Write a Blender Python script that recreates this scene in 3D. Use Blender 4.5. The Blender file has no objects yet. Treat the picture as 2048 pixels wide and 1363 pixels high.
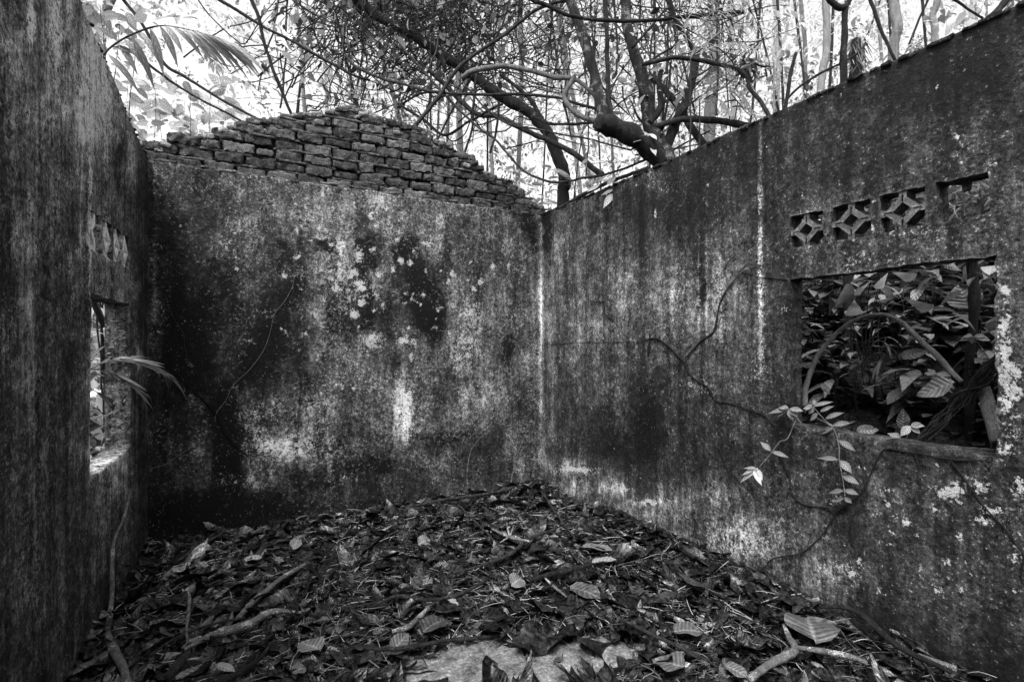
import bpy, math, random
import numpy as np
from math import radians, sin, cos, pi

random.seed(7); RNG = np.random.default_rng(7)
sc = bpy.context.scene

# ------------------------------------------------------------------ camera, world, sun, exposure
EYE = 1.4; TH = radians(27.06); FPX = 967.0
cam_d = bpy.data.cameras.new('camera'); cam = bpy.data.objects.new('camera', cam_d)
sc.collection.objects.link(cam); sc.camera = cam
cam.location = (0, 0, EYE); cam.rotation_euler = (pi/2, 0, -TH)
cam_d.sensor_width = 36; cam_d.lens = 17.0; cam_d.clip_start = 0.02; cam_d.clip_end = 400
sc.render.resolution_x = 1024; sc.render.resolution_y = 681
SUN_EL, SUN_AZ = radians(62), radians(-130)         # azimuth from +Y towards +X
w = bpy.data.worlds.new("World"); sc.world = w; w.use_nodes = True
nt = w.node_tree; nt.nodes.clear()
sky = nt.nodes.new('ShaderNodeTexSky'); sky.sky_type = 'NISHITA'; sky.sun_disc = False
sky.sun_elevation = SUN_EL; sky.sun_rotation = SUN_AZ; sky.dust_density = 4.0
bwn = nt.nodes.new('ShaderNodeRGBToBW'); bg = nt.nodes.new('ShaderNodeBackground')
bg.inputs['Strength'].default_value = 0.15; wo = nt.nodes.new('ShaderNodeOutputWorld')
nt.links.new(sky.outputs[0], bwn.inputs[0]); nt.links.new(bwn.outputs[0], bg.inputs['Color'])
nt.links.new(bg.outputs[0], wo.inputs['Surface'])
sl = bpy.data.lights.new('sun', 'SUN'); sl.energy = 1.1; sl.angle = radians(28); sl.color = (1, 1, 1)
so = bpy.data.objects.new('sun', sl); sc.collection.objects.link(so)
# sun comes from azimuth SUN_AZ at elevation SUN_EL
so.rotation_euler = (pi/2 - SUN_EL, 0, -SUN_AZ + pi)
sc.view_settings.view_transform = 'Standard'; sc.view_settings.look = 'None'
sc.view_settings.exposure = 1.95; sc.view_settings.gamma = 1
sc.render.engine = 'CYCLES'
sc.cycles.max_bounces = 6; sc.cycles.diffuse_bounces = 3; sc.cycles.transmission_bounces = 3

# ------------------------------------------------------------------ geometry of the view (authoring aid: photo pixel -> point on a real surface)
CT, ST = cos(TH), sin(TH)
def P(px, py, t):
    u = (px-1024)/FPX; v = (681.5-py)/FPX
    return np.array([t*(u*CT+ST), t*(CT-u*ST), EYE+t*v])
def proj(V):
    V = np.atleast_2d(V); f = V[:, 0]*ST+V[:, 1]*CT; r = V[:, 0]*CT-V[:, 1]*ST
    f = np.maximum(f, .25)
    return 1024+FPX*r/f, 681.5-FPX*(V[:, 2]-EYE)/f
D = 4.1; XR = 2.403; XL = -0.7195
def onX(px, py, X):
    u = (px-1024)/FPX; return P(px, py, X/(u*CT+ST))
def onY(px, py, Y):
    u = (px-1024)/FPX; return P(px, py, Y/(CT-u*ST))
def onZ(px, py, z): return P(px, py, (EYE-z)*FPX/(py-681.5))

# ------------------------------------------------------------------ helpers
def link(o, parent=None):
    sc.collection.objects.link(o)
    if parent: o.parent = parent
    return o
def tag(o, label=None, cat=None, group=None, kind=None):
    if label: o['label'] = label
    if cat: o['category'] = cat
    if group: o['group'] = group
    if kind: o['kind'] = kind
    return o
def thing(name, label, cat, loc=(0, 0, 0), group=None):
    o = bpy.data.objects.new(name, None); o.empty_display_size = .1
    o.location = [float(c) for c in loc]; link(o); return tag(o, label, cat, group)
def mk(name, V, F, mat, parent=None, attrs=None, smooth=True):
    V = np.asarray(V, dtype=np.float32); F = np.asarray(F, dtype=np.int32)
    if parent is not None: V = V-np.array(parent.location, dtype=np.float32)
    me = bpy.data.meshes.new(name)
    me.vertices.add(len(V)); me.vertices.foreach_set('co', V.ravel())
    n = F.shape[1]
    me.loops.add(F.size); me.loops.foreach_set('vertex_index', F.ravel())
    me.polygons.add(len(F)); me.polygons.foreach_set('loop_start', np.arange(0, F.size, n, dtype=np.int32))
    me.polygons.foreach_set('loop_total', np.full(len(F), n, dtype=np.int32))
    me.update(calc_edges=True)
    if smooth: me.polygons.foreach_set('use_smooth', np.ones(len(F), dtype=bool))
    for k, a in (attrs or {}).items():
        at = me.attributes.new(k, 'FLOAT', 'POINT'); at.data.foreach_set('value', np.asarray(a, dtype=np.float32))
    me.materials.append(mat); me.validate()
    return link(bpy.data.objects.new(name, me), parent)

def _h(ix, iy, iz, seed):
    n = (ix*374761393+iy*668265263+iz*2147483647+seed*1274126177).astype(np.int64) & 0x7fffffff
    n = ((n ^ (n >> 13))*1274126177) & 0x7fffffff
    return ((n ^ (n >> 16)) & 0xffff)/65535.0
def noise(x, y, z=0., seed=0):
    x, y, z = np.broadcast_arrays(np.asarray(x, float), np.asarray(y, float), np.asarray(z, float))
    ix, iy, iz = [np.floor(q).astype(np.int64) for q in (x, y, z)]
    f = [q-np.floor(q) for q in (x, y, z)]; f = [q*q*(3-2*q) for q in f]; r = 0
    for a in (0, 1):
        for b in (0, 1):
            for c in (0, 1):
                wgt = (f[0] if a else 1-f[0])*(f[1] if b else 1-f[1])*(f[2] if c else 1-f[2])
                r = r+wgt*_h(ix+a, iy+b, iz+c, seed)
    return r
def fbm(x, y, z=0., seed=0, o=4):
    r = 0; a = .5; s = 0
    for k in range(o):
        r = r+a*noise(np.asarray(x)*2**k, np.asarray(y)*2**k, np.asarray(z)*2**k, seed+k*17); s += a; a *= .55
    return r/s

class Bat:                                   # collects quads for ONE mesh
    def __init__(s): s.V = []; s.F = []; s.A = {}; s.n = 0
    def add(s, V, F, **at):
        V = np.asarray(V, float); s.V.append(V); s.F.append(np.asarray(F, int)+s.n); s.n += len(V)
        for k, a in at.items(): s.A.setdefault(k, []).append(np.broadcast_to(np.asarray(a, float), (len(V),)))
    def build(s, name, mat, parent=None, smooth=True):
        return mk(name, np.concatenate(s.V), np.concatenate(s.F), mat, parent, {k: np.concatenate(v) for k, v in s.A.items()}, smooth)

def spline(pts, rad, step):
    pts = np.asarray(pts, float); rad = np.asarray(rad, float)
    if len(pts) < 3:
        n = max(2, int(np.linalg.norm(pts[-1]-pts[0])/step)+1); q = np.linspace(0, 1, n)[:, None]
        return pts[0]*(1-q)+pts[1]*q, rad[0]*(1-q[:, 0])+rad[1]*q[:, 0]
    E = np.vstack([2*pts[0]-pts[1], pts, 2*pts[-1]-pts[-2]]); op = []; orr = []
    for i in range(len(pts)-1):
        n = max(2, int(np.linalg.norm(pts[i+1]-pts[i])/step)+1)
        for q in np.linspace(0, 1, n, endpoint=False):
            p0, p1, p2, p3 = E[i:i+4]
            op.append(.5*((2*p1)+(p2-p0)*q+(2*p0-5*p1+4*p2-p3)*q*q+(3*p1-p0-3*p2+p3)*q**3)); orr.append(rad[i]*(1-q)+rad[i+1]*q)
    op.append(pts[-1]); orr.append(rad[-1]); return np.array(op), np.array(orr)
def tube(b, pts, rad, sides=8, step=.05, rough=.12, wig=0., shade=.5, cap=True, seed=None):
    seed = random.randint(0, 9999) if seed is None else seed
    pts = np.asarray(pts, float); rad = np.atleast_1d(np.asarray(rad, float)); rad = np.interp(np.linspace(0, 1, len(pts)), np.linspace(0, 1, len(rad)), rad) if len(rad) > 1 else np.full(len(pts), rad[0])
    p, r = spline(pts, rad, step)
    if wig: p = p+wig*(np.stack([fbm(p[:, 0]*4+k*9, p[:, 1]*4, p[:, 2]*4, seed+k) for k in range(3)], 1)-.5)*2
    if cap:
        e0 = p[0]-(p[1]-p[0])/max(1e-6, np.linalg.norm(p[1]-p[0]))*r[0]*.25; e1 = p[-1]+(p[-1]-p[-2])/max(1e-6, np.linalg.norm(p[-1]-p[-2]))*r[-1]*.25
        p = np.vstack([e0, e0*.6+p[0]*.4, p, e1*.6+p[-1]*.4, e1]); r = np.concatenate([[r[0]*.02, r[0]*.8], r, [r[-1]*.8, r[-1]*.02]])
    T = np.gradient(p, axis=0); T /= np.maximum(np.linalg.norm(T, axis=1), 1e-9)[:, None]
    up = np.array([.13, .21, .97]) if abs(T[len(T)//2][2]) < .9 else np.array([1., .1, 0])
    A = np.cross(T, up); A /= np.maximum(np.linalg.norm(A, axis=1), 1e-9)[:, None]; B = np.cross(T, A)
    th = np.arange(sides)/sides*2*pi
    n = len(p); rr = np.repeat(r[:, None], sides, 1)
    if rough: rr = rr*(1+rough*2*(fbm(np.cos(th)[None]*1.5+seed, np.sin(th)[None]*1.5, (np.arange(n)*step/ max(.006, float(np.mean(r)))*.5)[:, None], seed, 3)-.5))
    if rough: rr = rr*(1+.22*(noise(np.arange(n)*step*6, seed*.37, 0, 5)-.4)[:, None])*(1+.25*np.maximum(0, noise(np.arange(n)*step*14, seed*.9, 0, 6)-.8)[:, None]*5)
    V = p[:, None]+rr[..., None]*(np.cos(th)[None, :, None]*A[:, None]+np.sin(th)[None, :, None]*B[:, None])
    i = np.arange(n-1)[:, None]*sides; j = np.arange(sides)[None]; k = (j+1) % sides
    F = np.stack([i+j, i+k, i+sides+k, i+sides+j], -1).reshape(-1, 4)
    b.add(V.reshape(-1, 3), F, shade=shade)
    return p

def unit(v): return v/np.maximum(np.linalg.norm(v, axis=-1, keepdims=True), 1e-9)
PROF = {'ovate': lambda s: np.sin(pi*np.clip(s, .0, 1)**.75)**.8, 'lance': lambda s: np.sin(pi*s**.8)**1.1, 'strap': lambda s: np.minimum(1, 4*s+.15)*(1-s**4),
        'round': lambda s: np.sqrt(np.clip(1-(2*s-1)**2, 0, 1))}
def leaves(b, base, dirs, nrm, L, W, curl=.3, fold=.15, shade=.5, ns=6, prof='ovate', wav=0.):
    """n leaves at once: base point, length direction, face normal; droop towards -normal; ns stations, 3 or 5 points across"""
    base = np.atleast_2d(base).astype(float); n = len(base)
    d = unit(np.broadcast_to(np.atleast_2d(dirs), (n, 3)).astype(float)); m = np.broadcast_to(np.atleast_2d(nrm), (n, 3)).astype(float)
    m = unit(m-d*np.sum(m*d, -1, keepdims=True)); sd = np.cross(d, m)
    L = np.broadcast_to(L, (n,)); W = np.broadcast_to(W, (n,)); curl = np.broadcast_to(curl, (n,)); fold = np.broadcast_to(fold, (n,)); shade = np.broadcast_to(shade, (n,))
    s = np.linspace(0, 1, ns+1); pr = np.maximum(PROF[prof](s), .03); pr[-1] = .03
    ac = np.linspace(-1, 1, 5 if ns > 4 else 3); na = len(ac)
    ph = np.random.default_rng(n).random((n, 1, 1))*6.28
    S = s[None, :, None]; C = ac[None, None, :]
    lx = L[:, None, None]*(S-curl[:, None, None]**2*S**3*.35)+0*C
    ly = W[:, None, None]*.5*pr[None, :, None]*C
    lz = -curl[:, None, None]*L[:, None, None]*S**2+fold[:, None, None]*np.abs(ly)+wav*W[:, None, None]*np.sin(S*9+C*2+ph)*np.abs(C)*.5
    V = base[:, None, None]+lx[..., None]*d[:, None, None]+ly[..., None]*sd[:, None, None]+lz[..., None]*m[:, None, None]
    i = np.arange(ns)[:, None]*na; j = np.arange(na-1)[None]
    Fq = np.stack([i+j, i+j+1, i+na+j+1, i+na+j], -1).reshape(-1, 4)
    F = (Fq[None]+(np.arange(n)*na*(ns+1))[:, None, None]).reshape(-1, 4)
    one = np.ones((n, ns+1, na))
    b.add(V.reshape(-1, 3), F, shade=(one*shade[:, None, None]).ravel(), lu=(one*C).ravel(), lv=(one*S).ravel())
def rdir(n, zlo=-1, zhi=1):
    z = RNG.uniform(zlo, zhi, n); a = RNG.uniform(0, 2*pi, n); r = np.sqrt(1-z*z); return np.stack([r*np.cos(a), r*np.sin(a), z], 1)

# ------------------------------------------------------------------ materials
class NT:
    def __init__(s, name):
        s.m = bpy.data.materials.new(name); s.m.use_nodes = True; s.t = s.m.node_tree; s.t.nodes.clear()
        s.out = s.t.nodes.new('ShaderNodeOutputMaterial'); s.tc = s.t.nodes.new('ShaderNodeNewGeometry').outputs['Position']
    def put(s, sock, v):
        if hasattr(v, 'is_output'): s.t.links.new(v, sock)
        else: sock.default_value = v
    def math(s, op, a, b=0., c=None, clamp=False):
        n = s.t.nodes.new('ShaderNodeMath'); n.operation = op; n.use_clamp = clamp
        s.put(n.inputs[0], a); s.put(n.inputs[1], b)
        if c is not None: s.put(n.inputs[2], c)
        return n.outputs[0]
    def add(s, a, b): return s.math('ADD', a, b)
    def sub(s, a, b): return s.math('SUBTRACT', a, b)
    def mul(s, a, b): return s.math('MULTIPLY', a, b)
    def mad(s, a, b, c): return s.math('MULTIPLY_ADD', a, b, c)
    def attr(s, k): n = s.t.nodes.new('ShaderNodeAttribute'); n.attribute_name = k; return n.outputs['Fac']
    def noise(s, sc_, det=3, rough=.6, stretch=None, dist=0.):
        n = s.t.nodes.new('ShaderNodeTexNoise'); n.inputs['Scale'].default_value = sc_; n.inputs['Detail'].default_value = det
        n.inputs['Roughness'].default_value = rough; n.inputs['Distortion'].default_value = dist
        v = s.tc
        if stretch:
            mp = s.t.nodes.new('ShaderNodeMapping'); mp.inputs['Scale'].default_value = stretch; s.t.links.new(v, mp.inputs['Vector']); v = mp.outputs[0]
        s.t.links.new(v, n.inputs['Vector']); return n.outputs['Fac']
    def vor(s, sc_):
        n = s.t.nodes.new('ShaderNodeTexVoronoi'); n.inputs['Scale'].default_value = sc_; s.t.links.new(s.tc, n.inputs['Vector']); return n.outputs['Distance']
    def ramp(s, v, a, b):                       # smooth 0..1 between a and b (sockets or floats)
        n = s.t.nodes.new('ShaderNodeMapRange'); n.interpolation_type = 'SMOOTHSTEP'
        s.put(n.inputs['Value'], v); s.put(n.inputs['From Min'], a); s.put(n.inputs['From Max'], b); return n.outputs[0]
    def mix(s, f, a, b): return s.add(s.mul(a, s.sub(1., f)), s.mul(b, f))
    def gray(s, g, p=2.2): return s.math('POWER', s.math('MAXIMUM', g, .02), p)
    def bump(s, h, dist, st=1.):
        n = s.t.nodes.new('ShaderNodeBump'); n.inputs['Strength'].default_value = st; n.inputs['Distance'].default_value = dist; s.t.links.new(h, n.inputs['Height']); return n.outputs[0]
    def princ(s, col, rough=.8, spec=.3, bump=None):
        n = s.t.nodes.new('ShaderNodeBsdfPrincipled'); s.put(n.inputs['Base Color'], col) if hasattr(col, 'is_output') else s.put(n.inputs['Base Color'], (col, col, col, 1))
        s.put(n.inputs['Roughness'], rough); s.put(n.inputs['Specular IOR Level'], spec)
        if bump: s.t.links.new(bump, n.inputs['Normal'])
        return n.outputs[0]
    def fin(s, sh): s.t.links.new(sh, s.out.inputs['Surface']); return s.m

def mat_plaster(name, gain=1.0, streak=1.3, spk=.85, dg=.22, cl=.9):
    n = NT(name); tone = n.attr('tone'); wh = n.attr('white')
    n1 = n.noise(5, 8, .68); n2 = n.noise(38, 5, .7); n3 = n.noise(85, 4, .8); st = n.noise(1, 6, .65, (38, 38, 2.2)); gr = n.noise(330, 2, .6); nm = n.noise(15, 6, .7, dist=.5)
    dr = n.noise(1, 5, .6, (11, 11, .9))
    f = n.mad(n.sub(n1, .5), 1.4, 1.0); f = n.mad(n.sub(n2, .5), 2.6, f); f = n.mad(n.sub(st, .5), streak, f); f = n.mad(n.sub(dr, .5), 1.8, f); f = n.mad(n.sub(n3, .5), 3.4, f)
    f = n.mad(n.sub(gr, .5), 2.2, f)
    g = n.mul(tone, n.math('MAXIMUM', f, .12))
    # ragged black mould
    mo = n.mad(n.sub(nm, .5), 2.6, n.attr('mould')); mo = n.mad(n.sub(n3, .5), 1.6, mo); mo = n.mad(n.sub(st, .5), 1.0, mo)
    m4 = n.ramp(mo, .42, .62); g = n.mul(g, n.sub(1., n.mul(m4, .66)))
    # pale lichen specks: clustered, denser where the plaster is paler
    loc = n.mad(n.sub(n1, .5), cl, n.mad(n.sub(nm, .5), cl, n.mad(tone, .8, .10))); loc = n.mad(m4, .05, loc)
    dens = n.math('MULTIPLY_ADD', wh, .11, n.mul(n.math('MINIMUM', n.math('MAXIMUM', loc, 0.), .6), dg))
    sp = n.add(n.mul(n3, .65), n.mul(n2, .35)); thr = n.sub(.632, dens)
    m1 = n.ramp(sp, thr, n.add(thr, .035))
    pale = n.mad(tone, .55, .47); pale = n.mad(wh, .14, pale); pale = n.mad(n.sub(gr, .5), 1.1, pale)
    g = n.mix(n.mul(m1, spk), g, pale)
    # flaky pale patches only where 'white' is high
    pn = n.sub(n.add(n.mul(n.noise(34, 7, .75, dist=.9), .65), n.mul(n3, .35)), .5); m2 = n.ramp(n.mad(pn, 1.9, n.mul(n.math('MINIMUM', wh, 1.), .52)), .40, .44)
    g = n.mix(n.mul(m2, .9), g, n.mad(n.sub(gr, .5), .9, .66))
    # black mould
    m3 = n.ramp(n.add(n.mul(n2, .4), n.add(n.mul(nm, .3), n.mul(n3, .3))), .46, .40)
    g = n.mul(g, n.sub(1., n.mul(m3, .6)))
    g = n.mul(g, gain)
    h = n.add(n.add(n.mul(n2, .6), n.mul(n3, .35)), n.mul(m1, .08))
    return n.fin(n.princ(n.gray(n.math('MINIMUM', g, .93)), .85, .2, n.bump(h, .014, 1.)))
def mat_stone(name, base, amp=.3, sc_=14, bumpd=.008):
    n = NT(name); a = n.noise(sc_, 8, .7); b = n.noise(sc_*6, 3, .7)
    g = n.mad(n.sub(a, .5), amp*2, base); g = n.mad(n.sub(b, .5), amp*1.3, g)
    g = n.mix(n.mul(n.ramp(n.add(n.mul(a, .5), n.mul(b, .5)), .57, .63), .7), g, base+.28)
    return n.fin(n.princ(n.gray(g), .9, .15, n.bump(n.add(a, n.mul(b, .5)), bumpd)))
def mat_brick(name):
    n = NT(name); s = n.attr('shade'); a = n.noise(18, 8, .7); b = n.noise(150, 3, .75)
    g = n.mad(n.sub(a, .5), .55, s); g = n.mad(n.sub(b, .5), .60, g)
    m = n.ramp(n.add(n.mul(a, .4), n.mul(b, .6)), .56, .66); g = n.mix(n.mul(m, .55), g, n.add(s, .33))
    return n.fin(n.princ(n.gray(g), .9, .2, n.bump(n.add(n.mul(a, .7), n.mul(b, .5)), .012)))
def mat_bark(name, base, pale=.6, cover=.5, rough=.85):
    n = NT(name); s = n.attr('shade'); a = n.noise(30, 6, .7, (1, 1, .35)); b = n.noise(12, 5, .6); c = n.noise(160, 3, .7)
    g = n.mad(n.sub(a, .5), .45, base); g = n.mad(n.sub(s, .5), base*.8, g)
    m = n.ramp(n.add(n.mul(b, .6), n.mul(c, .4)), .66-.2*cover, .70-.2*cover); g = n.mix(n.mul(m, .75), g, pale)
    g = n.mad(n.sub(c, .5), .2, g)
    return n.fin(n.princ(n.gray(g), rough, .25, n.bump(n.add(a, n.mul(c, .5)), .025)))
def mat_leaf(name, gain=1., trans=.4, rough=.5, spec=.4, vein=.25, backlit=1.0, wet=.4, rib=.3):
    n = NT(name); s = n.attr('shade'); lu = n.attr('lu'); lv = n.attr('lv'); al = n.math('ABSOLUTE', lu)
    mid = n.ramp(al, .14, .04); sv = n.math('SINE', n.sub(n.mul(lv, 44.), n.mul(al, 9.)))
    nz = n.noise(40, 4, .7)
    g = n.mad(n.sub(nz, .5), .22, n.mul(s, gain)); g = n.mul(g, n.mad(sv, vein*.35, 1.)); g = n.mad(mid, vein*.5*.5, g)
    col = n.gray(g); bs = n.princ(col, n.mad(n.sub(nz, .5), wet, rough), spec, n.bump(n.add(n.mul(sv, rib), nz), .004, .8))
    if trans <= 0: return n.fin(bs)
    tr = n.t.nodes.new('ShaderNodeBsdfTranslucent'); n.t.links.new(n.math('MULTIPLY', col, backlit, clamp=True), tr.inputs['Color'])
    mx = n.t.nodes.new('ShaderNodeMixShader'); mx.inputs[0].default_value = trans
    n.t.links.new(bs, mx.inputs[1]); n.t.links.new(tr.outputs[0], mx.inputs[2]); return n.fin(mx.outputs[0])

M_BACK = mat_plaster('plaster_back', 1., .8); M_RIGHT = mat_plaster('plaster_right', 1., 1.4, .85, .165, .8); M_LEFT = mat_plaster('plaster_left', 1., 2.0, .55)
M_BRICK = mat_brick('old_brick'); M_MORTAR = mat_stone('mortar', .27, .3, 30, .006); M_CORE = mat_stone('brick_core', .05, .1)
M_BLOCKL = mat_stone('pale_vent_concrete', .85, .3, 30); M_BLOCK = mat_stone('vent_concrete', .34, .30, 30); M_FLOOR = mat_stone('floor_concrete', .36, .42, 11, .006); M_SOIL = mat_stone('humus', .09, .14, 40, .02)
M_EARTH = mat_stone('earth', .13, .2, 8, .03)
M_DARKBARK = mat_bark('dark_bark', .09, .40, .35); M_MOTTLE = mat_bark('mottled_bark', .10, .52, .62); M_PALEBARK = mat_bark('pale_bark', .36, .55, .5)
M_ROOT = mat_bark('root_dark', .10, .25, .1); M_STICK = mat_bark('rotting_stick', .16, .40, .25); M_PALESTICK = mat_bark('pale_stick', .36, .72, .6)
M_ARCH = mat_bark('arch_bark', .38, .6, .4); M_FAR = mat_bark('distant_bark', .50, .75, .4); M_TWIG = mat_bark('twig', .17, .4, .1)
M_LITTER = mat_leaf('dead_leaf', 1., 0., .40, .60, .10, wet=1.9, rib=.10); M_FORE = mat_leaf('forest_leaf', 1.08, .45, .6, .2, .12)
M_GREEN = mat_leaf('fresh_leaf', 1., .35, .45, .4, .4); M_BANK = mat_leaf('bank_leaf', 1.05, .2, .38, .6, .25)
M_RIBBED = mat_leaf('ribbed_dead_leaf', 1., 0., .5, .4, .42, wet=1.2, rib=.25); M_SPRIG = mat_leaf('sprig_leaf', .84, .3, .45, .4, .45); M_PALECRACK = mat_stone('pale_tendril', .38, .15, 60); M_CRACK = mat_stone('crack_dark', .03, .02); M_PLANK = mat_bark('plank', .34, .5, .2)

# ------------------------------------------------------------------ wall tone maps (dirt, mould, lichen and painted-in shade of each wall, in display grey)
def rows(txt): return np.array([[int(c) for c in l.split()] for l in txt.strip().splitlines()], float)
MB = rows("""
3 3 3 3 3 4 4 4 4 4 4 4 4 4 4 4 4
3 2 3 3 4 4 4 4 4 5 5 4 4 4 3 3 3
1 2 3 3 4 4 5 4 4 5 5 4 4 4 3 3 3
1 1 2 3 4 4 4 4 4 5 5 4 4 4 4 3 4
1 1 1 3 4 3 3 4 5 3 3 4 4 4 4 4 4
2 1 1 2 3 2 2 4 5 4 1 2 4 3 3 4 4
2 0 1 2 1 1 2 4 5 3 3 0 4 4 4 4 5
2 0 1 1 2 1 1 4 5 2 3 1 3 5 4 4 5
3 0 1 2 1 2 1 5 5 4 3 3 4 6 3 4 5
1 1 1 2 1 3 2 4 4 3 5 4 3 6 4 4 5
1 1 2 1 3 4 3 4 4 3 6 4 3 6 5 3 5
1 1 2 1 5 3 5 5 4 3 6 4 4 4 3 3 4
1 2 3 1 5 7 6 5 3 3 4 3 2 2 2 3 4
1 2 3 1 5 3 2 3 2 1 2 3 3 2 2 4 6
1 1 1 1 1 1 1 3 2 1 1 1 2 3 3 4 4
0 0 0 0 0 0 1 1 1 1 1 1 1 1 2 2 2
1 1 1 1 1 1 1 1 1 1 1 1 1 1 1 1 1""")
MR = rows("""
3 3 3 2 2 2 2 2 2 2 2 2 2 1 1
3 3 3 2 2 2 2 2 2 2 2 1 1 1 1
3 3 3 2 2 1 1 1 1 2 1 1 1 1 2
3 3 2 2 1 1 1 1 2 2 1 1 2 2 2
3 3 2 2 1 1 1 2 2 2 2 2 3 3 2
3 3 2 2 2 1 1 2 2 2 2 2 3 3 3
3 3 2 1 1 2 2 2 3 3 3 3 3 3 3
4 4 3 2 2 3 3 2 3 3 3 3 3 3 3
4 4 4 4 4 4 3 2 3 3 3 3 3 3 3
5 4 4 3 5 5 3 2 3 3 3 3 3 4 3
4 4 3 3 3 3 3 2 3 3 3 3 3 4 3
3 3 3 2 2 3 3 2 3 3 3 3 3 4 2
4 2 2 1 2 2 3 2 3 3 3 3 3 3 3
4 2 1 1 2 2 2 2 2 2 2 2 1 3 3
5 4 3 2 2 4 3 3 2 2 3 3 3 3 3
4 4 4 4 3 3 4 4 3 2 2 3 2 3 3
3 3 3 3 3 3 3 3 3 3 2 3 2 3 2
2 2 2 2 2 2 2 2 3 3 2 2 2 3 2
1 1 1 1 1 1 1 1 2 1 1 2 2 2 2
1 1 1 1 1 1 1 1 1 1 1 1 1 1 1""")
ML = rows("""
4 2 4 3 3 3
4 3 5 5 4 3
3 3 5 8 6 3
3 3 4 7 5 3
2 3 3 4 3 1
2 2 3 3 2 1
2 3 2 4 3 1
1 2 2 3 3 1
2 2 2 2 2 1
1 2 1 2 2 2
1 2 1 2 2 2
1 2 1 2 2 1
1 2 1 2 3 1
1 2 1 2 2 1
1 2 1 1 2 1
1 2 1 1 1 1
1 1 1 1 1 1
1 1 1 1 1 1""")
def sample(M, x0, y0, sx, sy, px, py):
    fx = np.clip((px-x0)/sx, 0, M.shape[1]-1.001); fy = np.clip((py-y0)/sy, 0, M.shape[0]-1.001)
    ix, iy = fx.astype(int), fy.astype(int); a = fx-ix; b = fy-iy; a = a*a*(3-2*a); b = b*b*(3-2*b)
    return (M[iy, ix]*(1-a)+M[iy, ix+1]*a)*(1-b)+(M[iy+1, ix]*(1-a)+M[iy+1, ix+1]*a)*b
def blobs(px, py, L):
    r = np.zeros(len(px))
    for (x, y, rx, ry, k) in L:
        q = ((px-x)/rx)**2+((py-y)/ry)**2; v = np.exp(-q**1.5) ; r = r+k*v
    return r
# (x, y, rx, ry, strength) in photo pixels on the wall
TB = [(400, 380, 26, 40, -.12), (560, 500, 18, 40, -.16), (590, 560, 20, 40, -.14), (690, 640, 16, 40, -.14), (770, 640, 14, 50, -.15), (880, 620, 16, 60, -.1), (900, 500, 20, 50, -.07), (440, 560, 40, 60, -.12), (390, 700, 40, 90, -.14), (520, 720, 40, 60, -.14), (620, 780, 16, 50, -.12), (700, 870, 20, 40, -.12), (860, 430, 24, 40, .05), (760, 420, 40, 40, .06), (1030, 420, 20, 50, -.06), (655, 488, 20, 12, -.3), (512, 500, 9, 12, -.15), (730, 510, 22, 30, -.25), (812, 500, 28, 22, -.25), (838, 570, 30, 45, -.25), (862, 640, 22, 40, -.25), (726, 600, 14, 70, -.22),
      (1012, 700, 11, 32, -.28), (460, 900, 36, 110, -.22), (340, 640, 30, 200, -.1), (806, 820, 20, 65, .26), (800, 740, 9, 60, .12), (925, 760, 16, 80, .12), (560, 880, 60, 30, .15), (1004, 600, 30, 14, .05),
      (640, 960, 60, 22, -.12), (740, 930, 60, 18, -.15), (1079, 700, 3, 250, .20), (1060, 460, 16, 60, -.14), (440, 800, 20, 40, -.1), (310, 620, 9, 60, .10), (311, 400, 5, 200, .14), (560, 640, 30, 70, -.12), (660, 640, 12, 60, -.15), (1040, 930, 10, 30, .15), (640, 820, 30, 40, .1),
      (520, 1010, 240, 26, -.1), (900, 880, 60, 22, -.12), (380, 1040, 90, 40, -.08)]
WB = [(640, 476, 22, 6, .75), (680, 492, 10, 16, .9), (802, 521, 8, 8, 1.3), (787, 542, 8, 7, 1.3), (822, 524, 6, 7, 1.2), (712, 545, 8, 8, 1.0), (882, 540, 5, 6, 1.0), (896, 559, 4, 5, .9), (845, 590, 6, 7, 1.0), (717, 568, 10, 10, .9), (690, 600, 25, 50, .45),
      (745, 684, 24, 14, .9), (896, 666, 7, 8, 1.0), (675, 545, 18, 16, .6), (668, 575, 14, 14, .7), (940, 590, 20, 60, .25), (700, 760, 30, 60, .2), (520, 830, 60, 30, .5), (590, 890, 90, 26, .45), (480, 640, 20, 40, .3), (715, 515, 12, 14, .8), (790, 460, 25, 25, .25), (330, 600, 14, 60, .35),
      (360, 455, 3, 12, .8), (450, 960, 30, 20, .35), (690, 957, 40, 8, .5), (600, 560, 30, 40, .2), (470, 500, 40, 60, .2), (930, 680, 30, 60, .3)]
TR = [(1081, 690, 3, 260, .30), (1480, 1085, 110, 45, .13), (1650, 1150, 80, 36, .09), (1290, 1020, 70, 24, .12), (1170, 955, 70, 24, .10), (1250, 640, 80, 80, .05), (1521, 450, 5, 250, .32), (1521, 640, 9, 90, .2), (1521, 560, 6, 40, .12), (1398, 570, 2.2, 110, .28), (1413, 540, 2.6, 150, .28), (1405, 585, 6, 75, -.16), (1094, 470, 4, 50, -.25), (1352, 560, 26, 60, .14), (1440, 560, 18, 40, .1), (1380, 430, 8, 60, -.12),
      (1300, 830, 18, 90, -.14), (1250, 860, 90, 40, -.08), (1320, 980, 12, 26, .16), (1300, 1005, 28, 7, .15), (1380, 1000, 60, 30, .12), (1480, 1080, 70, 40, .13), (1130, 930, 34, 16, .16), (1220, 975, 40, 14, .16), (1340, 1070, 26, 12, .22), (1085, 700, 4, 260, .12), (1590, 640, 8, 60, .05), (1440, 330, 26, 50, .05)]
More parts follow.
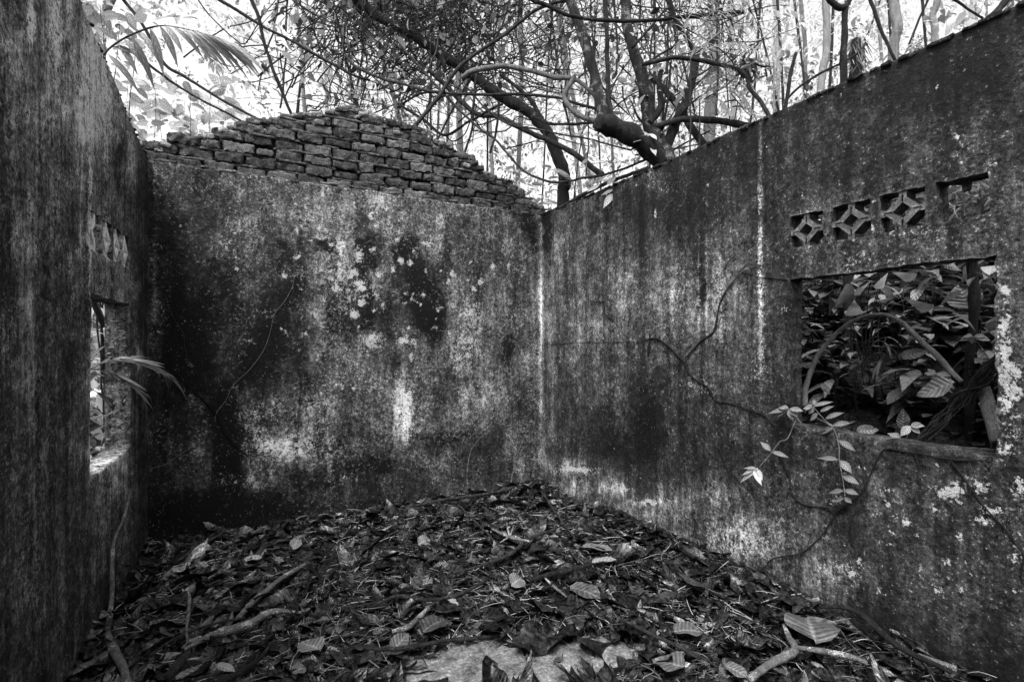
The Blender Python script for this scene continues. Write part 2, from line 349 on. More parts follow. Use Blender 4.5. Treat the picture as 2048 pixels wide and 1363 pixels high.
WR = [(1521, 450, 4, 200, .3), (1521, 640, 9, 90, .25), (2012, 700, 16, 60, .75), (2025, 780, 22, 40, .8), (2005, 640, 12, 30, .6), (1895, 982, 34, 12, 1.0), (1912, 972, 12, 16, .6), (1966, 975, 20, 16, 1.0), (1982, 1020, 30, 12, .95), (1960, 1040, 22, 10, .9), (2040, 970, 16, 22, .9), (2030, 1110, 18, 18, .7), (1866, 1015, 4, 6, 1.2), (1815, 1045, 10, 8, 1.1), (1835, 1075, 10, 9, .8),
      (1790, 1035, 12, 8, .6), (1772, 980, 10, 8, .9), (1920, 1072, 8, 9, 1.0), (1312, 428, 6, 8, 1.2), (1875, 170, 4, 12, 1.2), (1570, 620, 8, 30, .6), (1400, 770, 40, 26, .45), (1420, 830, 40, 16, .35), (1440, 600, 8, 60, .5), (1520, 740, 18, 40, .4), (1640, 480, 60, 16, .45), (1800, 460, 120, 20, .4),
      (1720, 520, 120, 14, .35), (1960, 430, 40, 14, .4), (1680, 1130, 40, 20, .5), (1480, 1080, 70, 30, .4), (1600, 1000, 60, 50, .15), (2020, 860, 20, 50, .5), (1340, 370, 30, 20, .35), (1300, 350, 16, 16, .5), (1930, 300, 60, 40, .2), (1150, 940, 50, 9, .9), (1240, 975, 30, 7, 1.0), (1297, 1005, 16, 4, 1.3), (1345, 1072, 20, 7, .8), (2010, 905, 14, 14, .8), (1850, 1150, 60, 40, .2), (1690, 995, 20, 8, .3)]
TL = [(215, 915, 40, 26, .25), (62, 40, 7, 55, .40), (112, 60, 12, 80, .14), (140, 20, 6, 30, .1), (190, 170, 22, 110, .15), (38, 120, 8, 60, .1), (205, 270, 8, 60, -.12), (240, 330, 10, 70, -.15), (140, 520, 6, 30, .12), (180, 380, 3, 200, .2), (180, 700, 3, 260, .08), (278, 720, 5, 26, .35), (265, 330, 7, 50, .2), (60, 640, 8, 60, .08), (20, 700, 14, 60, .06), (220, 950, 16, 40, .12),
      (90, 560, 10, 160, -.08), (282, 700, 14, 400, -.08), (200, 1060, 30, 100, .04), (130, 220, 6, 20, .25), (60, 400, 6, 40, .12)]
WL = [(62, 40, 7, 50, .6), (110, 90, 12, 70, .25), (278, 715, 5, 26, .7), (178, 400, 2.5, 300, .45), (130, 225, 5, 16, .6), (268, 200, 6, 40, .1), (96, 1050, 5, 10, .5), (225, 960, 8, 30, .3)]
_r = random.Random(5)
WR += [(_r.uniform(1640, 2046), _r.uniform(925, 1190), _r.uniform(3, 8), _r.uniform(3, 8), _r.uniform(.7, 1.2)) for _ in range(60)]
WR += [(_r.uniform(1150, 2046), _r.uniform(120, 420), _r.uniform(2.5, 5), _r.uniform(2.5, 6), _r.uniform(.7, 1.1)) for _ in range(45)]
WR += [(_r.gauss(2015, 14), _r.uniform(560, 880), _r.uniform(5, 12), _r.uniform(6, 16), _r.uniform(.6, 1.1)) for _ in range(14)]
WB += [(_r.gauss(760, 110), _r.gauss(580, 80), _r.uniform(3, 9), _r.uniform(3, 9), _r.uniform(.6, 1.2)) for _ in range(60)]
def tones(V, which):
    px, py = proj(V)
    wx = (fbm(px/60, py/60, 0, 3)-.5)*60; wy = (fbm(px/60, py/60, 5, 9)-.5)*60
    if which == 'B': g = sample(MB, 300, 300, 50, 50, px+wx, py+wy); T, W = TB, WB
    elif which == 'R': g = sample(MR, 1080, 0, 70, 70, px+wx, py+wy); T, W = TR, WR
    else: g = sample(ML, 0, 0, 60, 80, px+wx*.5, py+wy); T, W = TL, WL  # left map also carries the occlusion shade low on the wall
    sx = (fbm(px/22, py/22, 0, 41, 5)-.5)*46; sy = (fbm(px/22, py/22, 0, 43, 5)-.5)*46; vx = (fbm(px/9, py/60, 0, 47)-.5)*10
    hx = (fbm(px/9, py/9, 0, 21)-.5)*9; hy = (fbm(px/9, py/9, 0, 31)-.5)*9
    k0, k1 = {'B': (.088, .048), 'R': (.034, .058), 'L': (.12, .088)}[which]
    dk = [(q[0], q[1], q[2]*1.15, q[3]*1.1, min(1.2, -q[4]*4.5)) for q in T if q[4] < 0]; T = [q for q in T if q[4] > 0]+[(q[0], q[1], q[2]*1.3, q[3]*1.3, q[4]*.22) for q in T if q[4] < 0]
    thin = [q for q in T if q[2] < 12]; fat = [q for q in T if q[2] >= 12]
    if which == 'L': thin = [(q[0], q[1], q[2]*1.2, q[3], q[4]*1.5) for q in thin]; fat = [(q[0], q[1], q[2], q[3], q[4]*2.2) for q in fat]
    mould = blobs(px+sx*.8+vx, py+sy*.9, dk)+np.clip(.45-g*.30, 0, .4)  # dark map values, painted shade included, also feed this mask
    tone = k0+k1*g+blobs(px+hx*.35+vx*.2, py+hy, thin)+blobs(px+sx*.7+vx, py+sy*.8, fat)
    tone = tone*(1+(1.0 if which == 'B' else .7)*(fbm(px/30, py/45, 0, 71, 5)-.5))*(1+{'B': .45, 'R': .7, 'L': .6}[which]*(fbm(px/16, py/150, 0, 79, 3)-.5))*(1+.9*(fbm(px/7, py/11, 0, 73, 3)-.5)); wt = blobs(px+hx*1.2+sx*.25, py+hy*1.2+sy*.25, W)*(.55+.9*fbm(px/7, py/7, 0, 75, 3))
    return np.clip(tone, .06, .85), np.clip(wt, 0, 1.4), np.clip(mould, 0, 1)

# ------------------------------------------------------------------ walls
def slab(name, mp, a0, a1, z0, z1, holes, thick, mat, parent, which, step=.0125, top=None, edge=.004, d0=0.):
    al = np.linspace(a0, a1, int((a1-a0)/step)+1); zl = np.linspace(z0, z1, int((z1-z0)/step)+1)
    for (ha, hb, hz0, hz1) in holes:
        for v in (ha, hb):
            if al[0] < v < al[-1]: al[np.argmin(abs(al-v))] = v
        for v in (hz0, hz1): zl[np.argmin(abs(zl-v))] = v
    na, nz = len(al), len(zl); A, Z = np.meshgrid(al, zl, indexing='ij')
    ca = (al[:-1]+al[1:])/2; cz = (zl[:-1]+zl[1:])/2; CA, CZ = np.meshgrid(ca, cz, indexing='ij')
    solid = np.ones(CA.shape, bool); hm = np.zeros(A.shape)
    for (ha, hb, hz0, hz1) in holes:
        solid &= ~((CA > ha) & (CA < hb) & (CZ > hz0) & (CZ < hz1))
        da = np.maximum(np.maximum(ha-A, A-hb), np.maximum(hz0-Z, Z-hz1)); hm = np.maximum(hm, np.exp(-(np.maximum(da, 0)/.02)**2))
    Z2 = Z.copy()
    if top is not None:
        zc = top[0]; k = np.clip((Z-zc)/(z1-zc), 0, 1); Z2 = np.where(Z > zc, zc+(top[1](A)-zc)*k, Z)
    eA = (fbm(A*22, Z*22, 1, 5)-.5)*edge*5*hm; eZ = (fbm(A*22, Z*22, 7, 6)-.5)*edge*5*hm
    dsp = (fbm(A*2.5, Z*2.5, 0, 11)-.5)*.018+(fbm(A*14, Z*14, 0, 12, 3)-.5)*.005
    dsp = dsp+hm*.004*fbm(A*40, Z*40, 0, 8)
    Vf = mp(A+eA, Z2+eZ, dsp+d0).reshape(-1, 3); Vb = mp(A+eA, Z2+eZ, np.full(A.shape, thick)).reshape(-1, 3)
    idx = np.arange(na*nz).reshape(na, nz); N = na*nz; i, j = np.nonzero(solid)
    Ff = np.stack([idx[i, j], idx[i+1, j], idx[i+1, j+1], idx[i, j+1]], 1); Fb = Ff[:, ::-1]+N
    Fs = []
    sp = np.pad(solid, 1)
    for di, dj in ((1, 0), (-1, 0), (0, 1), (0, -1)):
        nb = sp[1+di:1+di+solid.shape[0], 1+dj:1+dj+solid.shape[1]]; i, j = np.nonzero(solid & ~nb)
        if di: e0, e1 = idx[i+(di > 0), j], idx[i+(di > 0), j+1]
        else: e0, e1 = idx[i, j+(dj > 0)], idx[i+1, j+(dj > 0)]
        Fs.append(np.stack([e0, e1, e1+N, e0+N], 1))
    F = np.concatenate([Ff, Fb]+Fs); V = np.concatenate([Vf, Vb])
    t, wt, mo = tones(Vf, which); t = np.concatenate([t, np.full(N, .2)]); wt = np.concatenate([wt, np.zeros(N)]); mo = np.concatenate([mo, np.zeros(N)])
    used = np.unique(F); rm = -np.ones(len(V), int); rm[used] = np.arange(len(used))
    return mk(name, V[used], rm[F], mat, parent, {'tone': t[used], 'white': wt[used], 'mould': mo[used]}, smooth=False)
def stk(x, y, z): return np.stack(np.broadcast_arrays(x, y, z), -1)

# right wall ---------------------------------------------------
yR = lambda px: onX(px, 600, XR)[1]
zR = lambda px, py: onX(px, py, XR)[2]
WY0, WY1 = yR(1992), yR(1577)
vent_px = [(1579, 1645), (1663, 1741), (1759, 1851), (1873, 1979)]
vents = [(yR(b), yR(a)) for a, b in vent_px]; VZ0, VZ1 = EYE+.472, EYE+.635
rw = thing('right_wall', 'mouldy plastered wall on the right with a square window opening and a row of vent openings', 'wall', (XR+.05, 1.2, 0))
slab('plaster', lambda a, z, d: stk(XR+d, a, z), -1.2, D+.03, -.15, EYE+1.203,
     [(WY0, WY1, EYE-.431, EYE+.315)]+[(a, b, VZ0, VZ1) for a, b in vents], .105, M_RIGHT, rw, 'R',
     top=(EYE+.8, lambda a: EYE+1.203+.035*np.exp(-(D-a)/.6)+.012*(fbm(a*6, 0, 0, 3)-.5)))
def prism(b, poly, mp, d0, d1, **at):
    poly = np.array(poly, float); n = len(poly); V = np.concatenate([mp(poly[:, 0], poly[:, 1], d0), mp(poly[:, 0], poly[:, 1], d1)])
    F = [[i, (i+1) % n, (i+1) % n+n, i+n] for i in range(n)]
    if n == 4: F += [[0, 1, 2, 3], [7, 6, 5, 4]]
    b.add(V, F, **at)
def vent_block(parent, mp, a0, a1, z0, z1, depth, label=None, broken=False, mat=None):
    b = Bat(); ca, cz = (a0+a1)/2, (z0+z1)/2; hx, hz = (a1-a0)/2, (z1-z0)/2; th = .017
    R = np.array([[1, 0], [0, 1], [-1, 0], [0, -1]], float)
    out = [(ca+r[0]*hx*.80, cz+r[1]*hz*.80) for r in R]; k = .80-th*1.5/min(hx, hz); inn = [(ca+r[0]*hx*k, cz+r[1]*hz*k) for r in R]
    for i in range(4):
        j = (i+1) % 4
        if broken and i in (0, 3): continue
        prism(b, [out[i], out[j], inn[j], inn[i]], mp, .006, depth)
    s = .011
    if not broken or True:
        prism(b, [(ca-s, cz+hz*.70), (ca+s, cz+hz*.70), (ca+s*1.1, cz+hz+.004), (ca-s*1.1, cz+hz+.004)], mp, .009, depth-.003)
        prism(b, [(ca-s, cz-hz-.004), (ca+s, cz-hz-.004), (ca+s, cz-hz*.70), (ca-s, cz-hz*.70)], mp, .009, depth-.003)
        prism(b, [(ca-hx-.004, cz-s), (ca-hx*.70, cz-s), (ca-hx*.70, cz+s), (ca-hx-.004, cz+s)], mp, .009, depth-.003)
        if not broken: prism(b, [(ca+hx*.70, cz-s), (ca+hx+.004, cz-s), (ca+hx+.004, cz+s), (ca+hx*.70, cz+s)], mp, .009, depth-.003)
    o = b.build('vent_block', mat or M_BLOCK, parent, smooth=False)
    md = o.modifiers.new('bevel', 'BEVEL'); md.width = .003; md.segments = 2
    if label: o['label'] = label
    return o
mpR = lambda a, z, d: stk(XR+d, a, z)
for k, (a, b_) in enumerate(vents[:3]): vent_block(rw, mpR, a, b_, VZ0, VZ1, .085)
# stump of the broken fourth block
b = Bat(); a, c = vents[3]
prism(b, [(a+.045, VZ0-.004), (a+.060, VZ0-.004), (a+.060, VZ0+.085), (a+.047, VZ0+.075)], mpR, .07, .095)
prism(b, [(a+.085, VZ1-.035), (a+.105, VZ1-.04), (a+.108, VZ1+.004), (a+.082, VZ1+.004)], mpR, .07, .095)
o = b.build('broken_vent_stub', M_BLOCK, rw, smooth=False); o['label'] = 'broken stub left in the empty vent hole'

# left wall ----------------------------------------------------
yL = lambda px: onX(px, 600, XL)[1]
LY0, LY1 = yL(182.5), yL(262)
lw = thing('left_wall', 'dark streaked plaster wall on the left with a narrow window and small vents', 'wall', (XL-.06, 2.2, 0))
lv_e = np.linspace(LY0, LY1-.02, 5)
lvents = [(LY0, lv_e[1]-.02)]+[(lv_e[i]+.012, lv_e[i+1]-.012) for i in (1, 2, 3)]
def ltop(a):
    return EYE+np.interp(a, [0, 2.0, 2.77, 3.05, 3.4, 3.75, 4.1], [1.56, 1.53, 1.475, 1.435, 1.37, 1.30, 1.262])+.012*(fbm(a*7, 0, 0, 4)-.5)
slab('plaster', lambda a, z, d: stk(XL-d, a, z), -.6, D+.03, -.15, EYE+1.4,
     [(LY0, LY1, EYE-.64, EYE+.222)]+[(a, c, EYE+.43, EYE+.612) for a, c in lvents], .125, M_LEFT, lw, 'L', top=(EYE+.75, ltop))
mpL = lambda a, z, d: stk(XL-d, a, z)
for a, c in lvents[1:]: vent_block(lw, mpL, a, c, EYE+.43, EYE+.612, .095, mat=M_BLOCKL)
vent_block(lw, mpL, lvents[0][0], lvents[0][1], EYE+.43, EYE+.612, .10, 'broken vent block', True, M_BLOCKL)
# cracked pilaster strip beside the corner, crumbling jamb
b = Bat()
for z in np.arange(.8, 1.62, .035):
    for q in range(3):
        c = np.array([XL-.02-.09*random.random(), LY1-.001, z+random.uniform(-.02, .02)]); s = random.uniform(.003, .010)
        th = np.linspace(0, 2*pi, 8, endpoint=False)
        V = np.concatenate([stk(c[0]+np.cos(th)*s*1.3, np.full(8, c[1]-.0), c[2]+np.sin(th)*s), stk(c[0]+np.cos(th)*s*.7, np.full(8, c[1]-.006*random.random()-.002), c[2]+np.sin(th)*s*.6)])
        b.add(V, [[i, (i+1) % 8, 8+(i+1) % 8, 8+i] for i in range(8)]+[[8, 9, 10, 11], [8, 11, 12, 15], [12, 13, 14, 15]])
b.build('jamb_crumble', M_BLOCK, lw, smooth=False)

# back wall ----------------------------------------------------
bw = thing('back_wall', 'mould stained plaster back wall topped by a crumbling gable of bare bricks', 'wall', ((XL+XR)/2, D+.06, 0))
slab('plaster', lambda a, z, d: stk(a, D+d, z), XL-.1, XR+.1, -.15, EYE+1.238, [], .022, M_BACK, bw, 'B',
     top=(EYE+.9, lambda a: EYE+1.240+.026*(fbm(a*5, 0, 0, 9)-.5)+.014*(fbm(a*30, 0, 0, 2)-.5)))
gpx = [(285, 290), (300, 287), (340, 275), (380, 264), (405, 268), (425, 262), (450, 256), (480, 243), (520, 238), (560, 232), (600, 225), (650, 222), (672, 214), (700, 211), (735, 216), (760, 236), (800, 246), (850, 255), (870, 275), (895, 290), (935, 312), (970, 340), (1020, 365), (1050, 385), (1085, 412), (1100, 420)]
gX = []; gZ = []
for x, y in gpx: q = onY(x, y, D+.02); gX.append(q[0]); gZ.append(q[2])
gtop = lambda X: np.interp(X, gX, gZ)
ZB = EYE+1.236; PIT = .0825; BL = .207
# core behind plaster and bricks
ng = 120; Xs = np.linspace(XL-.12, XR+.105, ng); V = []; F = []
for x in Xs:
    zt = min(gtop(x), gtop(x-.05), gtop(x+.05))-.035
    for y in (D+.045, D+.125): V += [(x, y, -.2), (x, y, max(zt, ZB-.03))]
for i in range(ng-1):
    a = i*4; c = a+4; F += [[a, c, c+1, a+1], [a+2, a+3, c+3, c+2], [a+1, c+1, c+3, a+3]]
F += [[0, 1, 3, 2], [a+4, a+6, a+7, a+5]]
mk('core', V, F, M_CORE, bw, smooth=False)
def boxgrid(nx, ny, nz):
    vs = {}; V = []; F = []
    def vid(i, j, k):
        if (i, j, k) not in vs: vs[(i, j, k)] = len(V); V.append((i/nx*2-1, j/ny*2-1, k/nz*2-1))
        return vs[(i, j, k)]
    for k in (0, nz):
        for i in range(nx):
            for j in range(ny): F.append([vid(i, j, k), vid(i+1, j, k), vid(i+1, j+1, k), vid(i, j+1, k)])
    for j in (0, ny):
        for i in range(nx):
            for k in range(nz): F.append([vid(i, j, k), vid(i+1, j, k), vid(i+1, j, k+1), vid(i, j, k+1)])
    for i in (0, nx):
        for j in range(ny):
            for k in range(nz): F.append([vid(i, j, k), vid(i, j+1, k), vid(i, j+1, k+1), vid(i, j, k+1)])
    return np.array(V), np.array(F)
BV, BF = boxgrid(18, 6, 7)
bb = Bat(); mb = Bat()
def brick(b, cx, cy, cz, lx, ly, lz, shade, rr=.014, sd=0, rot=0., amp=.007):
    h = np.array([lx/2, ly/2, lz/2]); p = BV*h; inn = np.clip(p, -(h-rr), h-rr); dv = p-inn; ln = np.linalg.norm(dv, axis=1, keepdims=True)
    p = inn+np.where(ln > 0, dv/np.maximum(ln, 1e-9)*np.minimum(ln, rr), 0)
    nz = np.stack([fbm(p[:, 0]*28+sd*3.1, p[:, 1]*28, p[:, 2]*28, k+5, 3)-.5 for k in range(3)], 1); p = p+nz*amp*2; n2 = np.stack([fbm(p[:, 0]*95+sd, p[:, 1]*95, p[:, 2]*95, k+15, 2)-.5 for k in range(3)], 1); p = p+n2*amp*1.1
    c, s = cos(rot), sin(rot); x = p[:, 0]*c-p[:, 2]*s; z = p[:, 0]*s+p[:, 2]*c
    yw = random.uniform(-.05, .05)
    b.add(np.stack([cx+x, cy+p[:, 1]+x*yw, cz+z], 1), BF, shade=shade)
row = 0; z = ZB+.030
while z < max(gZ):
    x = XL-.10-(BL/2 if row % 2 else 0)
    x += random.uniform(-.05, .05)
    while x < XR+.10:
        L = BL*random.choice([1, 1, 1, 1, 1, .96, 1.04, .62]); cx = x+L/2
        hgt = .071*random.uniform(.88, 1.08); tcl = gtop(cx)
        top = z+hgt/2
        if top < tcl+.03:
            lx = L-.010*random.uniform(.3, 2.4); dip = max(0, 1-(tcl-top)/.06)
            brick(bb, cx, D+.066+random.uniform(-.012, .010), z+random.uniform(-.004, .004), lx, .10, hgt, .25+random.uniform(-.09, .10), .010+.011*random.random()+.006*dip, random.random()*40, random.uniform(-.05, .05), .012+.006*dip)
        elif z-hgt/2 < tcl-.015:
            # a chipped piece where the gable steps down
            nh = max(.03, min(hgt, tcl-(z-hgt/2)+.012)); lx = L*random.uniform(.55, .9)
            brick(bb, cx+(random.uniform(-.02, .02)), D+.066+random.uniform(0, .012), z-hgt/2+nh/2, lx, .09, nh, .30+random.uniform(-.06, .06), min(.016, nh*.45), random.random()*40, random.uniform(-.08, .08), .010)
        x += L
    # mortar bed on top of the course: a ragged strip, squeezed out here and missing there
    zz = z+.0412; xs = np.arange(XL-.1, XR+.1, .010); ok = gtop(xs) > zz+.005
    pr = D-.004+.05*fbm(xs*9, row*3.3, 0, 40, 4)+.03*(noise(xs*5, row*7.7, 0, 44) > .66); th = .004+.009*fbm(xs*25, row, 0, 45); zz = zz+.012*(fbm(xs*4, row*2.1, 0, 48)-.5)
    V = np.concatenate([stk(xs, pr, zz+th+.006*(fbm(xs*18, row, 0, 46)-.5)), stk(xs, pr+.002, zz-th), stk(xs, np.full(len(xs), D+.06), zz-th*.8), stk(xs, np.full(len(xs), D+.06), zz+th*.9)]); n = len(xs)
    i = np.nonzero(ok[:-1] & ok[1:])[0]
    if len(i): mb.add(V, np.concatenate([np.stack([i+o1, i+1+o1, i+1+o2, i+o2], 1) for o1, o2 in ((0, n), (n, 2*n), (3*n, 0))]))
    z += PIT; row += 1
# moss and rubble on the broken top edge
for x in np.arange(XL, XR+.05, .02):
    for q in range(3):
        s = random.uniform(.014, .042); brick(bb, x+random.uniform(-.02, .02), D+.065+random.uniform(-.035, .04), gtop(x)-s*.6-.035*q, s*2, s*1.6, s*1.1, random.uniform(.22, .5), s*.4, random.random()*40, random.uniform(-.3, .3), .008)
bb.build('brick_gable', M_BRICK, bw); mb.build('mortar', M_MORTAR, bw)
b = Bat()                                     # broken plaster lip and crumbs under the first course
for x in np.arange(XL+.02, XR, .045):
    if random.random() < .75:
        s = random.uniform(.010, .030); brick(b, x, D+.022+random.uniform(-.012, .01), ZB+.006+random.uniform(-.008, .018), s*random.uniform(2, 5), s*1.4, s*.8, .3+random.uniform(-.1, .1), s*.35, random.random()*40, random.uniform(-.15, .15), .007)
b.build('plaster_crumbs', M_BRICK, bw)

# cracks and tendrils on the back wall
def line_on(fn, pts): return [fn(x, y) for x, y in pts]
def vine(name, label, cat, pts, r, mat, sides=6, step=.03, wig=.004, group=None, rough=.15, shade=.5, kind=None, parent=None):
    b = Bat(); pc = tube(b, pts, r, sides, step, rough, wig, shade)
    if name == 'root':                       # fine rootlets feeling over the plaster
        for c in pc[2:-2]:
            for q in range(2):
                if random.random() < .55: continue
                a = random.uniform(0, 2*pi); l = random.uniform(.02, .09); u0 = np.array([0, cos(a), sin(a)])*l; u1 = np.array([0, cos(a+random.uniform(-.9, .9)), sin(a+random.uniform(-.9, .9))])*l*.7
                tube(b, [c, c+u0*.5, c+u0, c+u0+u1], [.0014, .0011, .0009, .0005], 4, .02, 0, .004, random.choice([.3, 1.6]))
    if parent is not None: o = b.build(name, mat, parent); return o
    o = b.build(name, mat); return tag(o, label, cat, group, kind)
OB = lambda x, y: onY(x, y, D-.004)
vine('tendril', 'long thin pale tendril running down the dark left part of the back wall', 'vine', line_on(OB, [(603, 372), (596, 400), (591, 440), (592, 480), (588, 520), (587, 565), (570, 600), (549, 628), (540, 665), (527, 700), (500, 738), (468, 768), (452, 800), (433, 825), (431, 842)]), .0015, M_PALECRACK)
vine('tendril', 'short faint tendril left of the long pale tendril on the back wall', 'vine', line_on(OB, [(330, 588), (336, 610), (350, 640), (366, 665), (371, 700), (382, 735)]), .0022, M_STICK)
vine('crack', None, None, line_on(lambda x, y: onY(x, y, D-.001), [(325, 728), (350, 745), (372, 772), (398, 795), (418, 815), (432, 830), (446, 862), (470, 890), (495, 915), (500, 930)]), [.002, .006, .005, .006, .006, .007, .006, .004, .003, .001], M_CRACK, parent=bw, wig=.012)
vine('crack', None, None, line_on(lambda x, y: onY(x, y, D-.001), [(1066, 432), (1052, 455), (1044, 475), (1038, 490)]), [.003, .003, .002, .001], M_CRACK, parent=bw)

# ------------------------------------------------------------------ roots and cracks on the right wall
OR = lambda x, y: onX(x, y, XR-.006)
def cr(pts, r): vine('crack', None, None, line_on(lambda x, y: onX(x, y, XR-.001), pts), r, M_CRACK, parent=rw, wig=.006)
cr([(1100, 690), (1130, 686), (1200, 684), (1250, 684), (1290, 682)], .0016)
cr([(1178, 600), (1195, 604), (1210, 604), (1209, 625), (1225, 640), (1240, 655), (1262, 668), (1272, 672)], .0022)
cr([(1490, 500), (1470, 512), (1452, 530), (1450, 550), (1454, 565)], .0016)
cr([(1484, 545), (1520, 553), (1560, 558), (1577, 560)], .0018)
vine('root', 'dark root creeping from the wall sprout towards the lower left corner of the window opening', 'root', line_on(OR, [(1290, 680), (1310, 677), (1335, 690), (1352, 708), (1368, 722), (1376, 742), (1390, 758), (1418, 776), (1430, 800), (1460, 806), (1500, 820), (1530, 832), (1548, 856), (1556, 885), (1566, 922), (1580, 958), (1582, 986), (1607, 1008), (1653, 1015), (1668, 1028)]), [.0050]*8+[.0034]*12, M_ROOT)
vine('root', 'curving root rising to the upper right from the wall root beside the pale streak', 'root', line_on(OR, [(1374, 713), (1401, 682), (1426, 665), (1432, 645), (1440, 604), (1461, 569), (1489, 541), (1522, 530)]), [.005, .0055, .0055, .006, .005, .004, .0025, .0015], M_STICK)
vine('root', 'long black root looping from the window ledge across the right wall to the litter', 'root', line_on(OR, [(1984, 921), (1900, 918), (1844, 908), (1800, 902), (1770, 898), (1752, 922), (1738, 955), (1717, 990), (1690, 1012), (1670, 1029), (1645, 1068), (1620, 1092), (1596, 1107), (1545, 1116), (1530, 1133), (1510, 1140), (1495, 1132), (1486, 1142)]), .0032, M_ROOT)
vine('root', 'thin black root slanting down to the right below the window at the photo edge', 'root', line_on(OR, [(1898, 915), (1925, 952), (1951, 990), (1975, 1020), (2004, 1050), (2030, 1085), (2047, 1110), (2043, 1135), (2041, 1156)]), .003, M_ROOT)
vine('root', 'hair thin root hanging on the wall left of the window drop leaves', 'root', line_on(OR, [(1440, 895), (1445, 925), (1462, 945), (1480, 965)]), .0015, M_ROOT)

# ------------------------------------------------------------------ floor, soil, ground
def struct(o): o['kind'] = 'structure'; return o
xs = np.linspace(-.9, 2.6, 80); ys = np.linspace(-1.2, D+.02, 110); A, B_ = np.meshgrid(xs, ys, indexing='ij')
def gridF(na, nb): idx = np.arange(na*nb).reshape(na, nb); return np.stack([idx[:-1, :-1], idx[1:, :-1], idx[1:, 1:], idx[:-1, 1:]], -1).reshape(-1, 4)
FLOOR = struct(mk('floor', np.stack([A, B_, -.001-.004*np.exp(-((A-.83)/.012)**2)+.003*fbm(A*6, B_*6)], -1).reshape(-1, 3), gridF(80, 110), M_FLOOR))
bareC = [(onZ(1020, 1330, 0), .40, .19), (onZ(890, 1355, 0), .26, .15), (onZ(1190, 1310, 0), .18, .12), (onZ(830, 1250, 0), .06, .05), (onZ(1270, 1300, 0), .10, .04), (onZ(1000, 1238, 0), .09, .03)]
def bare(x, y):
    r = np.zeros(np.shape(x))
    for c, rx, ry in bareC: 
        dx, dy = x-c[0], y-c[1]; u = dx*CT-dy*ST; v = dx*ST+dy*CT
        r = np.maximum(r, np.exp(-((u/rx)**2+(v/ry)**2)**2))
    return r
def lit_h(x, y):
    h = .004+.045*fbm(x*4, y*4, 0, 51)-.012*np.exp(-(D-y)/.4)+.11*np.exp(-np.maximum(XR-x, 0)/.28)*np.clip((3.5-y)/.6, 0, 1)
    h = h+.035*np.exp(-(((x-XR)/.45)**2+((y-D)/.35)**2))
    return h-(.085+.02*fbm(x*9, y*9))*bare(x, y)
xs = np.linspace(XL-.02, XR+.02, 150); ys = np.linspace(.3, D+.01, 180); A, B_ = np.meshgrid(xs, ys, indexing='ij')
struct(mk('soil', np.stack([A, B_, lit_h(A, B_)-.012+.02*(fbm(A*25, B_*25, 0, 4, 3)-.5)], -1).reshape(-1, 3), gridF(150, 180), M_SOIL))
def gz(x, y):
    x = np.asarray(x, float); y = np.asarray(y, float)
    bank = np.where(x > XR+.08, .76+.55*np.clip((x-2.55)/1.0, 0, 1)**1.3+.9*np.clip((x-3.0)/1.6, 0, 1)+np.clip(x-4.4, 0, 40)*.30, 0)
    back = np.clip(y-D-.3, 0, 50)*.16
    side = np.clip(-x-1.0, 0, 50)*.06
    r = np.where(bank > 0, bank+back*.4, -.08+back+side)
    return r+.12*(fbm(x*1.3, y*1.3, 0, 60)-.5)*(np.abs(x-.8) > 1.7)
xs = np.unique(np.concatenate([np.linspace(-40, -2, 30), np.linspace(-2, 6, 90), np.linspace(6, 60, 50), [XR+.06, XR+.10]])); ys = np.concatenate([np.linspace(-30, -1, 20), np.linspace(-.9, 8, 60), np.linspace(8.5, 60, 50)])
A, B_ = np.meshgrid(xs, ys, indexing='ij'); Zg = gz(A, B_)-.01
ins = (A > XL-.13) & (A < XR+.09) & (B_ < D+.2); Zg = np.where(ins, -.12, Zg)
struct(mk('ground', np.stack([A, B_, Zg], -1).reshape(-1, 3), gridF(len(xs), len(ys)), M_EARTH))

